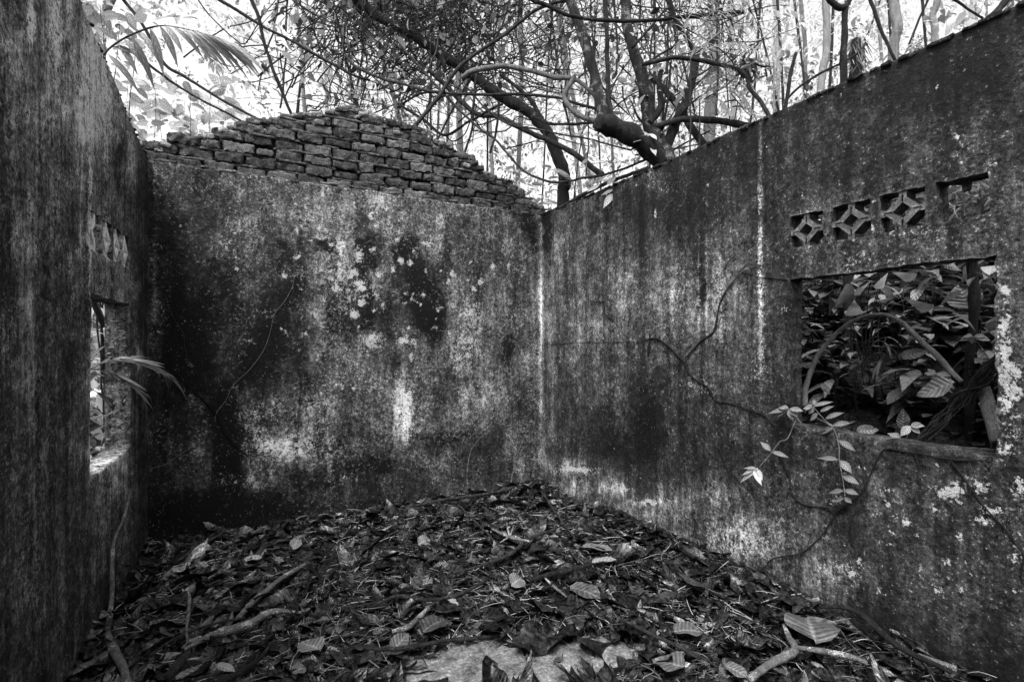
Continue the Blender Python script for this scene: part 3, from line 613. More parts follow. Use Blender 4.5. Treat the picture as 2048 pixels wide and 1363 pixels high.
# ------------------------------------------------------------------ leaf litter
def litter(name, n, xr, yr, hf, smin, smax, label, gain=1., straw=0):
    b = Bat(); x = RNG.uniform(*xr, n); y = RNG.uniform(*yr, n)
    if name == 'leaf_litter': keep = bare(x, y) < RNG.uniform(.2, 1.25, n); x, y = x[keep], y[keep]; n = len(x)
    L = RNG.uniform(smin, smax, n)*RNG.choice([.3, .6, 1, 1.35], n, p=[.34, .22, .26, .18]); W = L*RNG.uniform(.28, .62, n); k = RNG.random(n)
    sh = np.where(k < .60, RNG.uniform(.03, .11, n), np.where(k < .95, RNG.uniform(.12, .24, n), RNG.uniform(.22, .36, n)))*gain*(.50 if name == 'leaf_litter' else .9)
    z = hf(x, y)+RNG.uniform(-.006, .022, n)
    d = rdir(n, -.16, .20); m = np.stack([RNG.normal(0, .28, n), RNG.normal(0, .28, n), np.where(RNG.random(n) < .7, 1, -1)*1.], 1)
    P0 = np.stack([x, y, z], 1); c = RNG.uniform(-.2, .4, n)
    h = n//2
    leaves(b, P0[:h], d[:h], m[:h], L[:h], W[:h], c[:h], RNG.uniform(-.2, .5, h), sh[:h], 6, 'ovate', .25)
    leaves(b, P0[h:], d[h:], m[h:], L[h:], W[h:]*.75, c[h:], RNG.uniform(-.2, .6, n-h), sh[h:], 6, 'lance', .3)
    for q in range(straw):
        x0, y0 = random.uniform(*xr), random.uniform(*yr)
        if name == 'leaf_litter' and bare(x0, y0) > .35 and random.random() < .6: continue
        a = random.uniform(0, 2*pi); l = random.uniform(.03, .20); x1, y1 = x0+cos(a)*l, y0+sin(a)*l
        if name == 'leaf_litter' and not (XL < x1 < XR and y1 < D): continue
        z0 = float(hf(x0, y0))+random.uniform(0, .03); z1 = float(hf(x1, y1))+random.uniform(0, .03); r = random.uniform(.0008, .0026)
        xm, ym = (x0+x1)/2+random.uniform(-.1, .1)*l, (y0+y1)/2+random.uniform(-.1, .1)*l
        before = b.n
        tube(b, [(x0, y0, z0), (xm, ym, (z0+z1)/2+random.uniform(0, .01)), (x1, y1, z1)], r, 4, .05, 0, 0, random.choice([.06, .1, .15, .3, .5]))
        b.A['lu'].append(np.full(b.n-before, .5)); b.A['lv'].append(np.full(b.n-before, .5))
    o = b.build(name, M_LITTER); return tag(o, label, None, None, 'stuff')
litter('leaf_litter', 11000, (XL+.02, XR-.02), (.45, D-.02), lit_h,   .06, .20, 'wet dark dead leaves and straws covering the floor', 1., 6500)

# sticks lying on the litter
def on_floor(px, py, up=.02):
    q = onZ(px, py, .05)
    for _ in range(3): q = onZ(px, py, float(lit_h(q[0], q[1]))+up)
    return q
def stick(label, pts, rpx, mat, up=.02, extra=(), wig=.006, rough=.3):
    up += .022; p = [on_floor(x, y, up) for x, y in pts]; t = np.linalg.norm(p[0][:2]); rp = np.atleast_1d(np.asarray(rpx, float)); rp = np.interp(np.linspace(0, 1, len(pts)), np.linspace(0, 1, len(rp)), rp)
    r = [rp[i]*np.linalg.norm(p[i][:2]-0)/FPX*.93 for i in range(len(p))]
    b = Bat(); tube(b, p, r, 9, .018, rough, wig, .5)
    for ep, er in extra:
        q = [on_floor(x, y, up+.004) for x, y in ep]; tube(b, q, [er*np.linalg.norm(q[0][:2])/FPX*.93, er*.55*np.linalg.norm(q[-1][:2])/FPX], 7, .018, rough, wig, .5)
    o = b.build('stick', mat); return tag(o, label, 'stick', 'sticks fallen on the leaf litter')
stick('straight pale speckled stick pointing up right in the left litter', [(478, 1234), (503, 1206), (532, 1181), (567, 1153), (610, 1128)], [5, 5.5, 5, 4.5, 3.5], M_PALESTICK, .03)
stick('thickest pale split stick lying in the left foreground', [(370, 1298), (425, 1270), (471, 1256), (503, 1245), (542, 1222), (603, 1224)], [3, 6, 8, 7.5, 6, 2.5], M_PALESTICK, .035, [([(503, 1245), (512, 1240), (520, 1238)], 4)], .004, .4)
stick('thin dark straight twig running under the split pale stick', [(290, 1318), (354, 1274), (425, 1248), (489, 1234)], 2.2, M_STICK, .03)
stick('crooked upright looking twig left of the split pale stick', [(365, 1178), (379, 1192), (378, 1220), (374, 1262), (376, 1283), (365, 1295)], [2, 3, 2.8, 2.5, 2, 1.5], M_PALESTICK, .03)
stick('thick dark stub poking up at the bottom left foreground', [(375, 1305), (355, 1328), (338, 1352)], [6, 8, 8], M_STICK, .03)
stick('dark bark stick at the bottom edge left of the bare floor', [(540, 1290), (514, 1320), (480, 1342), (440, 1362)], [3, 5, 6, 6], M_ROOT, .03)
stick('slim grey twig leaning against the back wall base at left', [(354, 1121), (398, 1093), (443, 1068)], [2, 3, 2], M_STICK, .03)
stick('long smooth stick lying just above the bare floor patch', [(726, 1295), (774, 1296.5), (820, 1293), (898, 1280), (987, 1273), (1050, 1266)], [3, 4.5, 4.5, 4, 4, 3], M_STICK, .035)
stick('pale lichen spotted stick left of centre above the long smooth stick', [(785, 1263), (817, 1252), (841, 1231), (859, 1213)], [4, 6, 5, 5], M_PALESTICK, .03)
stick('bent dark branch in the middle of the litter', [(740, 1214), (770, 1200), (799, 1192), (848, 1199), (898, 1195), (934, 1181), (972, 1160)], [2, 3, 4.5, 4, 4, 4, 3.5], M_STICK, .035)
stick('long dark branch slanting towards the far corner', [(909, 1146), (969, 1128), (1022, 1107), (1058, 1078), (1111, 1057)], [2, 3, 3.5, 4, 2.5], M_STICK, .04)
stick('small pale forked twig near the far corner', [(985, 1057), (1019, 1073), (1058, 1082)], [2.5, 4, 2.5], M_PALESTICK, .05, [([(1019, 1073), (1013, 1045)], 2.5), ([(1019, 1073), (1027, 1050)], 2.2), ([(1019, 1073), (1000, 1085)], 2)])
stick('straight brown twig pointing at the far corner', [(1084, 983), (1111, 1025), (1150, 1075)], [1.8, 2.4, 2], M_STICK, .05)
stick('thin branch lying along the foot of the back wall', [(831, 1011), (898, 997), (969, 988), (1022, 977)], [2.5, 3.4, 3, 2.5], M_STICK, .06)
stick('long straw thin twig in the middle far litter', [(916, 1008), (962, 1054), (1015, 1107)], 1.6, M_STICK, .05)
stick('dark rotten branch right of centre', [(1060, 1158), (1129, 1142), (1182, 1128)], [5, 5, 4], M_ROOT, .03)
stick('short straight pale twig right of centre', [(1091, 1156), (1110, 1173), (1132, 1192)], [2.6, 2.8, 2.2], M_PALESTICK, .04)
stick('straight brown stick slanting to the lower right', [(1245, 1238), (1300, 1266), (1350, 1290), (1400, 1318)], [3, 3.6, 3, 2], M_STICK, .04)
stick('pale lichen covered forked stick in the right foreground', [(1500, 1358), (1547, 1323), (1589, 1298), (1578, 1274), (1568, 1249)], [6, 7, 7, 5, 3.5], M_PALESTICK, .04)
stick('straight pale stick beside the forked stick in the right foreground', [(1594, 1293), (1649, 1302), (1702, 1312), (1735, 1326)], [3, 5, 4.5, 4], M_PALESTICK, .05)
stick('dark curved branch along the foot of the right wall', [(1640, 1213), (1688, 1215), (1724, 1231), (1756, 1259), (1791, 1288), (1844, 1316), (1900, 1340)], [2, 4, 5, 5, 5, 4, 4], M_ROOT, .05)
stick('pale stick end at the foot of the right wall by the photo corner', [(1837, 1309), (1870, 1322), (1912, 1336)], [3, 4.5, 4], M_PALESTICK, .05)
stick('thin dark twig in the bottom right litter', [(1348, 1285), (1395, 1310), (1437, 1334)], 2.2, M_STICK, .04)
# stick leaning on the left wall
OLw = lambda x, y, d: onX(x, y, XL+d)
p = [OLw(262, 977, .03), OLw(255, 1008, .035), OLw(245, 1043, .04), OLw(230, 1078, .05), OLw(225, 1128, .07), OLw(224, 1181, .08), OLw(221, 1220, .10)]
p += [on_floor(216, 1262, .06), on_floor(227, 1297, .05), on_floor(245, 1330, .04), on_floor(256, 1370, .03)]
b = Bat(); tube(b, p, np.array([2.2, 2.6, 3, 3, 3.4, 3.8, 4, 5, 6, 6, 6])*.0024, 8, .02, .25, .004)
tag(b.build('stick', M_PALESTICK), 'long crooked stick leaning upright against the left wall', 'stick', 'sticks leaning on walls')
# straws against the walls
for pts, lb in (([(967, 868), (948, 890), (938, 915), (934, 950), (936, 975)], 'curved thin straw standing against the back wall'), ([(1047, 877), (1036, 905), (1026, 940), (1022, 972)], 'straight thin straw standing near the right end of the back wall'),
                ([(300, 936), (330, 928), (360, 908), (388, 890)], 'thin forked twig sticking out near the left corner of the back wall')):
    tag((lambda bb_: (tube(bb_, [onY(x, y, D-.02-.02*i) for i, (x, y) in enumerate(pts)], .002, 5, .03, .1), bb_)[1])(Bat()).build('straw', M_PALESTICK), lb, 'straw')

# single leaves that stand out
def big_leaf(label, base, tip, wpx, shade, up=.03, curl=.25, prof='ovate', mat=None, nrm=(0, 0, 1), fold=.2):
    a = on_floor(*base, up); c = on_floor(*tip, up); L = np.linalg.norm(c-a); b = Bat(); t = np.linalg.norm(a[:2])
    vis = .55
    leaves(b, [a], [c-a+np.array([0, 0, curl*L*.6])], [nrm], L*1.08, wpx*t/FPX/vis, curl, fold, shade, 10, prof, .12)
    return tag(b.build('dead_leaf', mat or M_RIBBED), label, 'leaf', 'large dead leaves on the litter')
big_leaf('large grey dead leaf with pale margins below the window wall', (1630, 1283), (1615, 1228), 46, .24, .06, .35, 'round')
big_leaf('pale ribbed leaf standing beside the long smooth stick', (782, 1305), (818, 1268), 20, .3, .05, .2, nrm=(-.2, -.8, .6))
big_leaf('small round white leaf in the middle left litter', (836, 1088), (860, 1078), 15, .36, .04, .2, 'round', nrm=(0, -.6, .8))
big_leaf('bright white heart shaped leaf in the centre litter', (888, 1212), (915, 1204), 14, .42, .04, .2, 'round', nrm=(0, -.5, .8))
big_leaf('pale dry leaf just above the bent dark branch', (845, 1168), (880, 1160), 13, .34, .04, .2)
big_leaf('pale curled pair leaf right of centre', (1022, 1170), (1046, 1156), 20, .34, .05, .3, 'round', nrm=(0, -.5, .8))
big_leaf('spotted pale leaf lying in the right half of the litter', (1184, 1124), (1232, 1116), 12, .40, .05, .15)
big_leaf('broad grey leaf at the bottom right of the bare floor', (1370, 1335), (1310, 1318), 34, .28, .05, .25)
big_leaf('broad dark oval leaf near the bottom centre', (1088, 1330), (1122, 1300), 26, .22, .05, .25)
big_leaf('ribbed leaf left of the right forked stick', (1450, 1330), (1495, 1352), 20, .3, .06, .2)
big_leaf('round pale leaf at the bottom left', (585, 1345), (610, 1332), 20, .3, .05, .3, 'round')
big_leaf('curved pale leaf sliver at the bottom left', (430, 1330), (468, 1338), 10, .4, .05, .25)
big_leaf('ribbed oval leaf by the left foot of the back wall', (487, 1122), (525, 1112), 13, .46, .04, .2)
big_leaf('upright ribbed leaf in the left middle litter', (585, 1098), (600, 1074), 12, .42, .06, .1, nrm=(0, -.8, .5))
big_leaf('wide dark lobed leaf in the right middle litter', (1140, 1175), (1200, 1190), 30, .24, .04, .3)
big_leaf('grey flat leaf lying in the far right litter', (1165, 1092), (1225, 1098), 16, .30, .04, .15)
big_leaf('broad leaf in the lower left litter beside the stub', (640, 1300), (600, 1282), 26, .34, .05, .3)
big_leaf('dark broad leaf under the pale spotted stick', (845, 1262), (890, 1235), 32, .20, .04, .2)
big_leaf('round dark leaf at the right foot of the litter', (1348, 1262), (1400, 1258), 24, .28, .05, .25, 'round')

# ------------------------------------------------------------------ the outside: bank and plants seen through the right window
litter('bank_litter', 2600, (XR+.12, 4.6), (.2, 4.4), gz, .06, .16, 'dead leaves on the earth bank behind the right wall', .95, 300)
def sprig(b, tips, base_w, shade, nrm=(0, 0, 1)):
    pass
GROUPB = 'leafy plants on the bank outside the window'
def XO(px, py, X): return onX(px, py, X)
# big arched branch
sp = [(30, 905), (33, 800), (70, 680), (110, 590), (190, 490), (290, 400), (400, 350), (500, 338), (590, 362), (680, 430), (760, 510), (850, 590), (930, 680), (1000, 750)]
p = [XO(1600+x/3.098, 520+y/3.098, 2.66+.12*sin(i/13*pi)) for i, (x, y) in enumerate(sp)]
b = Bat(); tube(b, p, np.array([.021, .021, .020, .019, .018, .016, .015, .016, .017, .018, .018, .017, .015, .013])*.68, 12, .02, .2, .004)
tag(b.build('arched_branch', M_ARCH), 'thick branch bent in an arch across the window opening', 'branch')
b = Bat(); tube(b, [XO(1941, 505, 2.95), XO(1948, 585, 2.95), XO(1947, 650, 2.95), XO(1940, 715, 2.95), XO(1938, 800, 2.95)]+[np.array([2.97, XO(1938, 800, 2.95)[1], .8])], [.020, .021, .019, .018, .02, .022], 10, .03, .2, .006)
tr = thing('sapling', 'upright dark sapling stem at the right side inside the window view', 'sapling', (2.97, XO(1938, 800, 2.95)[1], .8)); b.build('stem', M_DARKBARK, tr)
b = Bat(); bp = XO(1945, 590, 2.95)
n = 26; leaves(b, bp+rdir(n)*.16*np.array([1, 1, 1.4]), rdir(n, -.6, .3), rdir(n, .3, 1), RNG.uniform(.07, .13, n), RNG.uniform(.02, .045, n), .35, .2, RNG.uniform(.3, .55, n), 6, 'lance')
b.build('foliage', M_BANK, tr)
b = Bat(); tube(b, [XO(1968, 775, 2.72), XO(1980, 825, 2.66), XO(1998, 885, 2.58)], [.020, .023, .026], 10, .02, .2, .003)
tag(b.build('log', M_PALEBARK), 'short pale log standing behind the lower right corner of the window', 'log')
b = Bat()
for q in range(16):
    j = lambda s: random.uniform(-s, s)
    tube(b, [XO(1838+j(14), 885+j(10), 2.60+j(.04)), XO(1880+j(14), 838+j(12), 2.64+j(.04)), XO(1925+j(12), 795+j(12), 2.66+j(.04)), XO(1965+j(14), 755+j(16), 2.68+j(.05)), XO(2000+j(15), 722+j(22), 2.70+j(.05))], random.uniform(.002, .0065), 6, .03, .2, .02, random.uniform(.3, .7))
tag(b.build('root_bundle', M_ROOT), 'bundle of dark roots slanting across the lower right of the window', 'root')
# root log on the sill
b = Bat(); p = [onX(x, y, XR+d) for x, y, d in ((1598, 866, .10), (1650, 875, .06), (1720, 882, .045), (1790, 890, .035), (1870, 898, .03), (1930, 906, .03), (1994, 912, .04))]
tube(b, p, [.008, .013, .014, .013, .014, .014, .011], 10, .015, .6, .006)
tube(b, [q+np.array([.03, 0, .012]) for q in p], [.006, .01, .012, .012, .01, .01, .006], 8, .02, .4, .01)
tag(b.build('log', M_STICK), 'ragged bark covered branch lying along the window sill', 'branch')
# fan palm leaves
def fan(b, apex, tipdir, L, spread, n=9, nrm=(0, 0, 1), shade=.4, droop=.25):
    d = unit(np.asarray(tipdir, float)); m = np.asarray(nrm, float); m = unit(m-d*np.dot(m, d)); s = np.cross(d, m); k = 2*n
    V = []; uu = []; vv = []
    for q in np.linspace(0, 1, 7):
        for i in range(k+1):
            a = (i/k-.5)*spread; rr = L*q*(1-.10*(abs(i/k-.5)*2)**2+.03*(i % 2)*(q == 1)); pl = .035*L*q*(1 if i % 2 else -1)
            V.append(apex+d*rr*cos(a)+s*rr*sin(a)+m*(pl-droop*L*q*q)); uu.append(.5+.3*(i % 2)); vv.append(q)
    F = [[r*(k+1)+i, r*(k+1)+i+1, (r+1)*(k+1)+i+1, (r+1)*(k+1)+i] for r in range(6) for i in range(k)]
    b.add(np.array(V), F, shade=shade, lu=np.array(uu), lv=np.array(vv)*.1)
fp = thing('fan_palm', 'fan palm seedling with pleated leaves behind the upper left of the arched branch', 'palm', XO(1735, 760, 3.0))
def wpt(x, y, X): return XO(1600+x/3.098, 520+y/3.098, X)
crown = wpt(400, 420, 2.95)
for a, t, sp_, L in (((210, 300), (300, 170), .75, .22), ((180, 345), (190, 260), .35, .2), ((335, 245), (330, 315), .95, .15), ((545, 80), (500, 135), .55, .13), ((570, 75), (690, 100), .6, .19), ((640, 235), (790, 290), .5, .22), ((440, 130), (360, 190), .4, .14)):
    b = Bat(); A_ = wpt(a[0], a[1], 2.9); T_ = wpt(t[0], t[1], 2.86); fan(b, A_, T_-A_, max(np.linalg.norm(T_-A_)*1.05, .10), sp_, 8, (-.75, -.2, .6), random.uniform(.42, .58), .12)
    b.build('leaf', M_BANK, fp); b = Bat(); tube(b, [crown-np.array([0, 0, .25]), (crown+A_)/2+np.array([0, 0, .03]), A_], .0025, 5, .03); b.build('leaf_stalk', M_TWIG, fp)
# big ribbed leaves in the window
for lb, a, t, wd, X, sh in (('large ribbed drooping leaf under the right end of the arched branch', (960, 755), (715, 835), .085, 2.62, .34), ('broad oval leaf low in the window centre', (640, 1050), (640, 920), .05, 2.64, .16), ('wide upright heart leaf at the upper right of the window', (1040, 300), (985, 150), .13, 3.0, .34),
                             ('grey folded leaf under the top of the arched branch', (620, 600), (790, 560), .06, 2.9, .3), ('crumpled pale leaf lying on the sill centre', (350, 1060), (480, 1050), .06, 2.50, .3), ('dark drooping leaf at the left inside the arched branch', (130, 760), (185, 830), .03, 2.66, .2)):
    b = Bat(); A_ = wpt(*a, X); T_ = wpt(*t, X); leaves(b, [A_], [T_-A_], [(-.8, -.3, .5)], np.linalg.norm(T_-A_)*1.02, wd, .1, .25, sh, 10, 'ovate', .15)
    tag(b.build('leaf', M_BANK), lb, 'leaf', GROUPB)
# undergrowth mass on the bank
b = Bat(); ub = Bat()
for q in range(560):
    x = random.choice([random.uniform(2.95, 3.5), random.uniform(3.0, 5.6)]); y = random.uniform(.3, 5.2); g0 = float(gz(x, y)); h = random.uniform(.08, .75)*min(1.0, .35+.4*(x-2.4))
    r0 = np.array([x, y, g0]); lean = np.array([random.uniform(-.25, .1), random.uniform(-.15, .15), 1])*h; tube(ub, [r0, r0+lean*.5+rdir(1)[0]*.03, r0+lean], .003, 4, .1, 0, 0, .4)
    n = random.randint(5, 12); s = np.linspace(.3, 1, n)[:, None]; kind = random.random(); base = r0+lean*s
    az = RNG.uniform(0, 2*pi, n); d = np.stack([np.cos(az), np.sin(az), RNG.uniform(-.2, .6, n)], 1); L = random.uniform(.07, .19)*RNG.uniform(.7, 1.2, n); sh = random.choice([.22, .28, .34, .42, .5])+RNG.uniform(-.06, .06, n)  # leaf tones kept dark to paint in the shade over the bank
    if kind < .45: leaves(b, base, d, (0, 0, 1), L, L*.38, .6, .2, sh, 6, 'lance', .1)
    elif kind < .94: leaves(b, base, d, (0, 0, 1), L*.8, L*.5, .35, .2, sh, 6, 'ovate', .1)
    else: leaves(b, base, d, (0, 0, 1), L*1.4, L*.13, .7, .3, sh, 6, 'strap')
und = tag(b.build('undergrowth', M_BANK), 'dark tangle of leafy undergrowth on the bank behind the right wall', None, None, 'stuff')
tag(ub.build('undergrowth_stems', M_TWIG), 'thin stems of the undergrowth on the bank behind the right wall', None, None, 'stuff')

# sprigs hanging over the sill into the room
def sprig_plant(label, stems, lv):
    root = thing('sprig', label, 'plant', stems[0][0], 'leafy sprigs at the window sill')
    b = Bat()
    for s in stems: tube(b, s, .0022, 6, .02, .1)
    b.build('stem', M_PALESTICK, root)
    for (a, t, wd, sh) in lv:
        q = Bat(); L = np.linalg.norm(t-a); leaves(q, [a], [t-a+np.array([0, 0, .10*L])], [(-.62, -.35, .7)], L*1.03, wd, .12, .25, sh, 9, 'lance', .05); q.build('leaf', M_SPRIG, root)
G = lambda x, y, d=-.05: onX(x, y, XR+d)
Z3 = lambda x, y, d=-.05: G(1348+x/2.84, 400+y/2.84, d)
Z4 = lambda x, y, d=-.05: G(1348+x/2.821, 880+y/2.821, d)
sprig_plant('sprig drooping left below the sill with a bright five leaf tip', [[Z3(690, 1250, .02), Z4(640, -10), Z4(600, 5, -.09), Z4(545, 75, -.11), Z4(480, 152, -.13)]],
    [(Z4(475, 155, -.13), Z4(370, 243, -.15), .030, .78), (Z4(460, 160, -.13), Z4(382, 200, -.15), .022, .7), (Z4(465, 158, -.13), Z4(392, 160, -.14), .02, .62), (Z4(450, 165, -.13), Z4(490, 252, -.16), .030, .82), (Z4(470, 160, -.13), Z4(497, 225, -.14), .024, .74), (Z4(545, 60, -.1), Z4(485, 8, -.11), .030, .5), (Z4(550, 62, -.1), Z4(640, 100, -.11), .028, .5)])
sprig_plant('sprig hanging straight down below the sill with paired leaves', [[Z3(800, 1230, .03), Z3(900, 1290, -.04), Z4(930, 30, -.06), Z4(932, 110, -.06), Z4(950, 210, -.07), Z4(962, 290, -.07), Z4(962, 320, -.07)]],
    [(Z4(930, 110), Z4(805, 103), .028, .46), (Z4(932, 112), Z4(1000, 185), .038, .48), (Z4(950, 200), Z4(1040, 250), .034, .46), (Z4(958, 285), Z4(872, 300), .028, .48), (Z4(962, 280), Z4(1038, 308), .030, .48), (Z4(960, 325), Z4(900, 350), .024, .5), (Z4(962, 322), Z4(1000, 355), .026, .5), (Z4(930, 0), Z4(1018, 62), .032, .42)])
sprig_plant('sprig with spread leaves at the lower left corner of the window', [[Z3(760, 1300, .03), Z3(700, 1240, -.02), Z3(655, 1185, -.05)]],
    [(Z3(655, 1185), Z3(530, 1215), .036, .52), (Z3(650, 1190), Z3(560, 1240), .03, .48), (Z3(655, 1185), Z3(675, 1250), .036, .54), (Z3(655, 1185), Z3(730, 1200), .034, .5), (Z3(650, 1180), Z3(590, 1180), .03, .5), (Z3(660, 1190), Z3(700, 1230), .03, .48)])
sprig_plant('sprig rising from the sill at the left inside the window', [[Z3(1000, 1310, .04), Z3(900, 1280, 0), Z3(840, 1230, 0), Z3(790, 1170, 0)]],
    [(Z3(790, 1170, 0), Z3(900, 1148, 0), .026, .52), (Z3(790, 1175, 0), Z3(730, 1185, 0), .034, .56), (Z3(795, 1170, 0), Z3(765, 1215, 0), .034, .56), (Z3(800, 1165, 0), Z3(795, 1130, 0), .024, .5), (Z3(830, 1200, 0), Z3(905, 1172, 0), .026, .5), (Z3(860, 1240, 0), Z3(960, 1210, 0), .030, .48), (Z3(915, 1285, 0), Z3(820, 1335, 0), .034, .46), (Z3(900, 1280, 0), Z3(1005, 1268, 0), .034, .44), (Z3(820, 1210, 0), Z3(770, 1255, 0), .03, .5)])
sprig_plant('small curled sprig standing at the middle of the sill', [[Z3(1320, 1350, .03), Z3(1335, 1310, .02), Z3(1345, 1280, .02)]],
    [(Z3(1345, 1280, .02), Z3(1420, 1285, .02), .03, .6), (Z3(1345, 1280, .02), Z3(1290, 1340, 0), .034, .64), (Z3(1345, 1285, .02), Z3(1400, 1265, .02), .024, .5), (Z3(1350, 1290, .02), Z3(1395, 1325, .02), .026, .55), (Z3(1290, 1350, .02), Z3(1210, 1325, .02), .03, .45)])
sprig_plant('palmate sprig on a thin stem in front of the window right half', [[Z3(1790, 900, .5), Z3(1740, 830, .5), Z3(1700, 775, .5)]],
    [(Z3(1700, 775, .5), Z3(1620, 800, .5), .035, .56), (Z3(1700, 775, .5), Z3(1690, 815, .5), .03, .6), (Z3(1700, 775, .5), Z3(1795, 800, .5), .035, .56), (Z3(1695, 772, .5), Z3(1640, 775, .5), .03, .5), (Z3(1705, 772, .5), Z3(1770, 775, .5), .03, .5)])
sprig_plant('sprig with pointed leaves under the right end of the arched branch', [[Z3(1480, 1100, .35), Z3(1480, 1040, .35), Z3(1490, 985, .35)]],
    [(Z3(1490, 985, .35), Z3(1420, 985, .35), .04, .56), (Z3(1490, 985, .35), Z3(1570, 1000, .35), .035, .6), (Z3(1490, 985, .35), Z3(1480, 1030, .35), .03, .56), (Z3(1410, 990, .35), Z3(1310, 985, .35), .045, .46)])
# small fern sprout rooted in the wall crack
root = thing('wall_sprout', 'small fern sprout growing out of the root junction on the right wall', 'plant', OR(1297, 680), None)
b = Bat(); tube(b, [OR(1296, 712), onX(1298, 690, XR-.02), onX(1300, 660, XR-.03)], [.007, .009, .004], 8, .01, .4, .003); tube(b, [onX(1300, 672, XR-.03), onX(1312, 658, XR-.04), onX(1328, 650, XR-.05)], .003, 5, .02); b.build('stem', M_STICK, root)
b = Bat(); n = 26; s = RNG.random(n); base = np.array([onX(1300+28*k, 662-12*k, XR-.04) for k in s]); leaves(b, base, rdir(n, -.5, .4), rdir(n, .3, 1), RNG.uniform(.03, .05, n), .008, .3, .2, .46, 5, 'lance'); b.build('foliage', M_GREEN, root)
# twig with leaves over the wall top near the corner
def leafspray(label, stem, lv, name='sprig', mat=None, group=None, sw=.0025, cat='plant', nrm=(-.2, -.8, .5)):
    root = thing(name, label, cat, stem[0], group); b = Bat(); tube(b, stem, sw, 6, .03, .1); b.build('stem', M_TWIG, root)
    q = Bat()
    for (a, t, wd, sh) in lv:
        L = np.linalg.norm(t-a); leaves(q, [a], [t-a+np.array([0, 0, .08*L])], [nrm], L*1.02, wd, .12, .2, sh, 8, 'lance', .06)
    q.build('foliage', mat or M_GREEN, root)
Q = lambda x, y, t=3.75: P(650+x/2.84, y/2.84, t)
leafspray('drooping light leafed twig hanging over the top of the right wall near the corner', [Q(1800, 1000), Q(1720, 1030), Q(1640, 1070), Q(1630, 1100)],
    [(Q(1630, 1100), Q(1585, 1180), .05, .75), (Q(1635, 1100), Q(1640, 1150), .04, .8), (Q(1640, 1075), Q(1570, 1110), .03, .55), (Q(1650, 1060), Q(1680, 1045), .03, .6), (Q(1700, 1035), Q(1780, 1020), .035, .6), (Q(1560, 1050), Q(1490, 1090), .035, .6), (Q(1600, 1050), Q(1660, 1000), .04, .6)])
leafspray('large leafed twig resting on the mossy trunk stump', [Q(1890, 900, 3.6), Q(1850, 800, 3.58), Q(1840, 760, 3.55)],
    [(Q(1840, 760, 3.55), Q(1760, 805, 3.5), .06, .62), (Q(1840, 760, 3.55), Q(1885, 790, 3.5), .05, .66), (Q(1850, 830, 3.55), Q(1880, 880, 3.5), .05, .66), (Q(1830, 755, 3.55), Q(1790, 770, 3.5), .04, .6), (Q(1600, 580, 3.6), Q(1560, 620, 3.6), .05, .7), (Q(1600, 580, 3.6), Q(1640, 600, 3.6), .05, .7), (Q(1600, 640, 3.6), Q(1690, 680, 3.6), .04, .6), (Q(1580, 600, 3.6), Q(1610, 650, 3.6), .04, .7)])

# ------------------------------------------------------------------ left window: palm fronds, leaning plank outside
def frond(b, rach, n, L, W, side_dir=None, droop=.5, shade=.5, both=True, fan_=.9, prof='lance', nrm=(0, 0, 1), lscale=None):
    p, _ = spline(np.array(rach), np.ones(len(rach)), .01)
    idx = np.linspace(len(p)*.12, len(p)-2, n).astype(int); T = np.gradient(p, axis=0); T = unit(T)
    for sgn in ((1, -1) if both else (1,)):
        base = p[idx]; tt = T[idx]; s = unit(np.cross(tt, np.asarray(nrm, float)))*sgn
        if side_dir is not None: s = unit(np.asarray(side_dir, float))[None]*np.ones((n, 1))
        q = np.linspace(0, 1, n); ll = L*(np.sin(pi*(q*.75+.2))*.7+.3)*RNG.uniform(.9, 1.1, n)
        leaves(b, base, tt*fan_+s, np.asarray(nrm, float), ll, W, droop, .25, shade+RNG.uniform(-.06, .06, n), 8, prof)
LX = lambda x, y, X: onX(x, y, X)
Q4 = lambda x, y, X: onX(x/2.84, 400+y/2.84, X)
pf = thing('palm_frond', 'palm fronds reaching into the room through the left window', 'palm', Q4(500, 1000, -.85))
b = Bat(); lf = Bat()
for pts, sh in (([(515, 960, -.86), (640, 905, -.80), (760, 905, -.70), (860, 935, -.62), (950, 990, -.56), (1000, 1020, -.52)], .34), ([(515, 960, -.86), (620, 975, -.82), (720, 1020, -.74), (850, 1105, -.66)], .26), ([(515, 1070, -.88), (620, 1125, -.82), (750, 1170, -.74)], .22),
                ([(515, 985, -.88), (600, 1005, -.84), (700, 1060, -.78), (755, 1090, -.74)], .24)):
    pp = [Q4(*q) for q in pts]; tube(b, pp, .0022, 5, .03)
    pq, _ = spline(np.array(pp), np.ones(len(pp)), .04); 
    for i in range(1, len(pq)-2, 1):
        for s in (1, -1):
            if random.random() < .25: continue
            d = unit(pq[i+1]-pq[i]); leaves(lf, [pq[i]], [d+np.array([0, 0, .10*s-.05])+rdir(1)[0]*.12], [(.3, -.6, .6)], random.uniform(.14, .30), .019, .18, .25, sh+random.uniform(0, .3), 8, 'strap')
for pts in ([(520, 940), (590, 890), (650, 900)], [(520, 880), (600, 820)], [(520, 1320), (600, 1270)], [(750, 1330), (880, 1310)], [(640, 1345), (760, 1325)], [(700, 1200+160), (800, 1370), (830, 1400)], [(520, 1250), (640, 1200)]):
    pp = [Q4(x, y, -.84+.02*i) for i, (x, y) in enumerate(pts)]; leaves(lf, [pp[0]], [pp[-1]-pp[0]], [(.4, -.5, .7)], np.linalg.norm(pp[-1]-pp[0])*1.05, .012, .05, .2, .42, 8, 'strap')
b.build('stalk', M_STICK, pf); lf.build('leaflets', M_GREEN, pf)
b = Bat(); A_ = P(160, 540, 3.05); C_ = P(212, 655, 3.55)
pl = [A_, A_+np.array([.0, .0, .09]), C_+np.array([0, 0, .05]), C_]
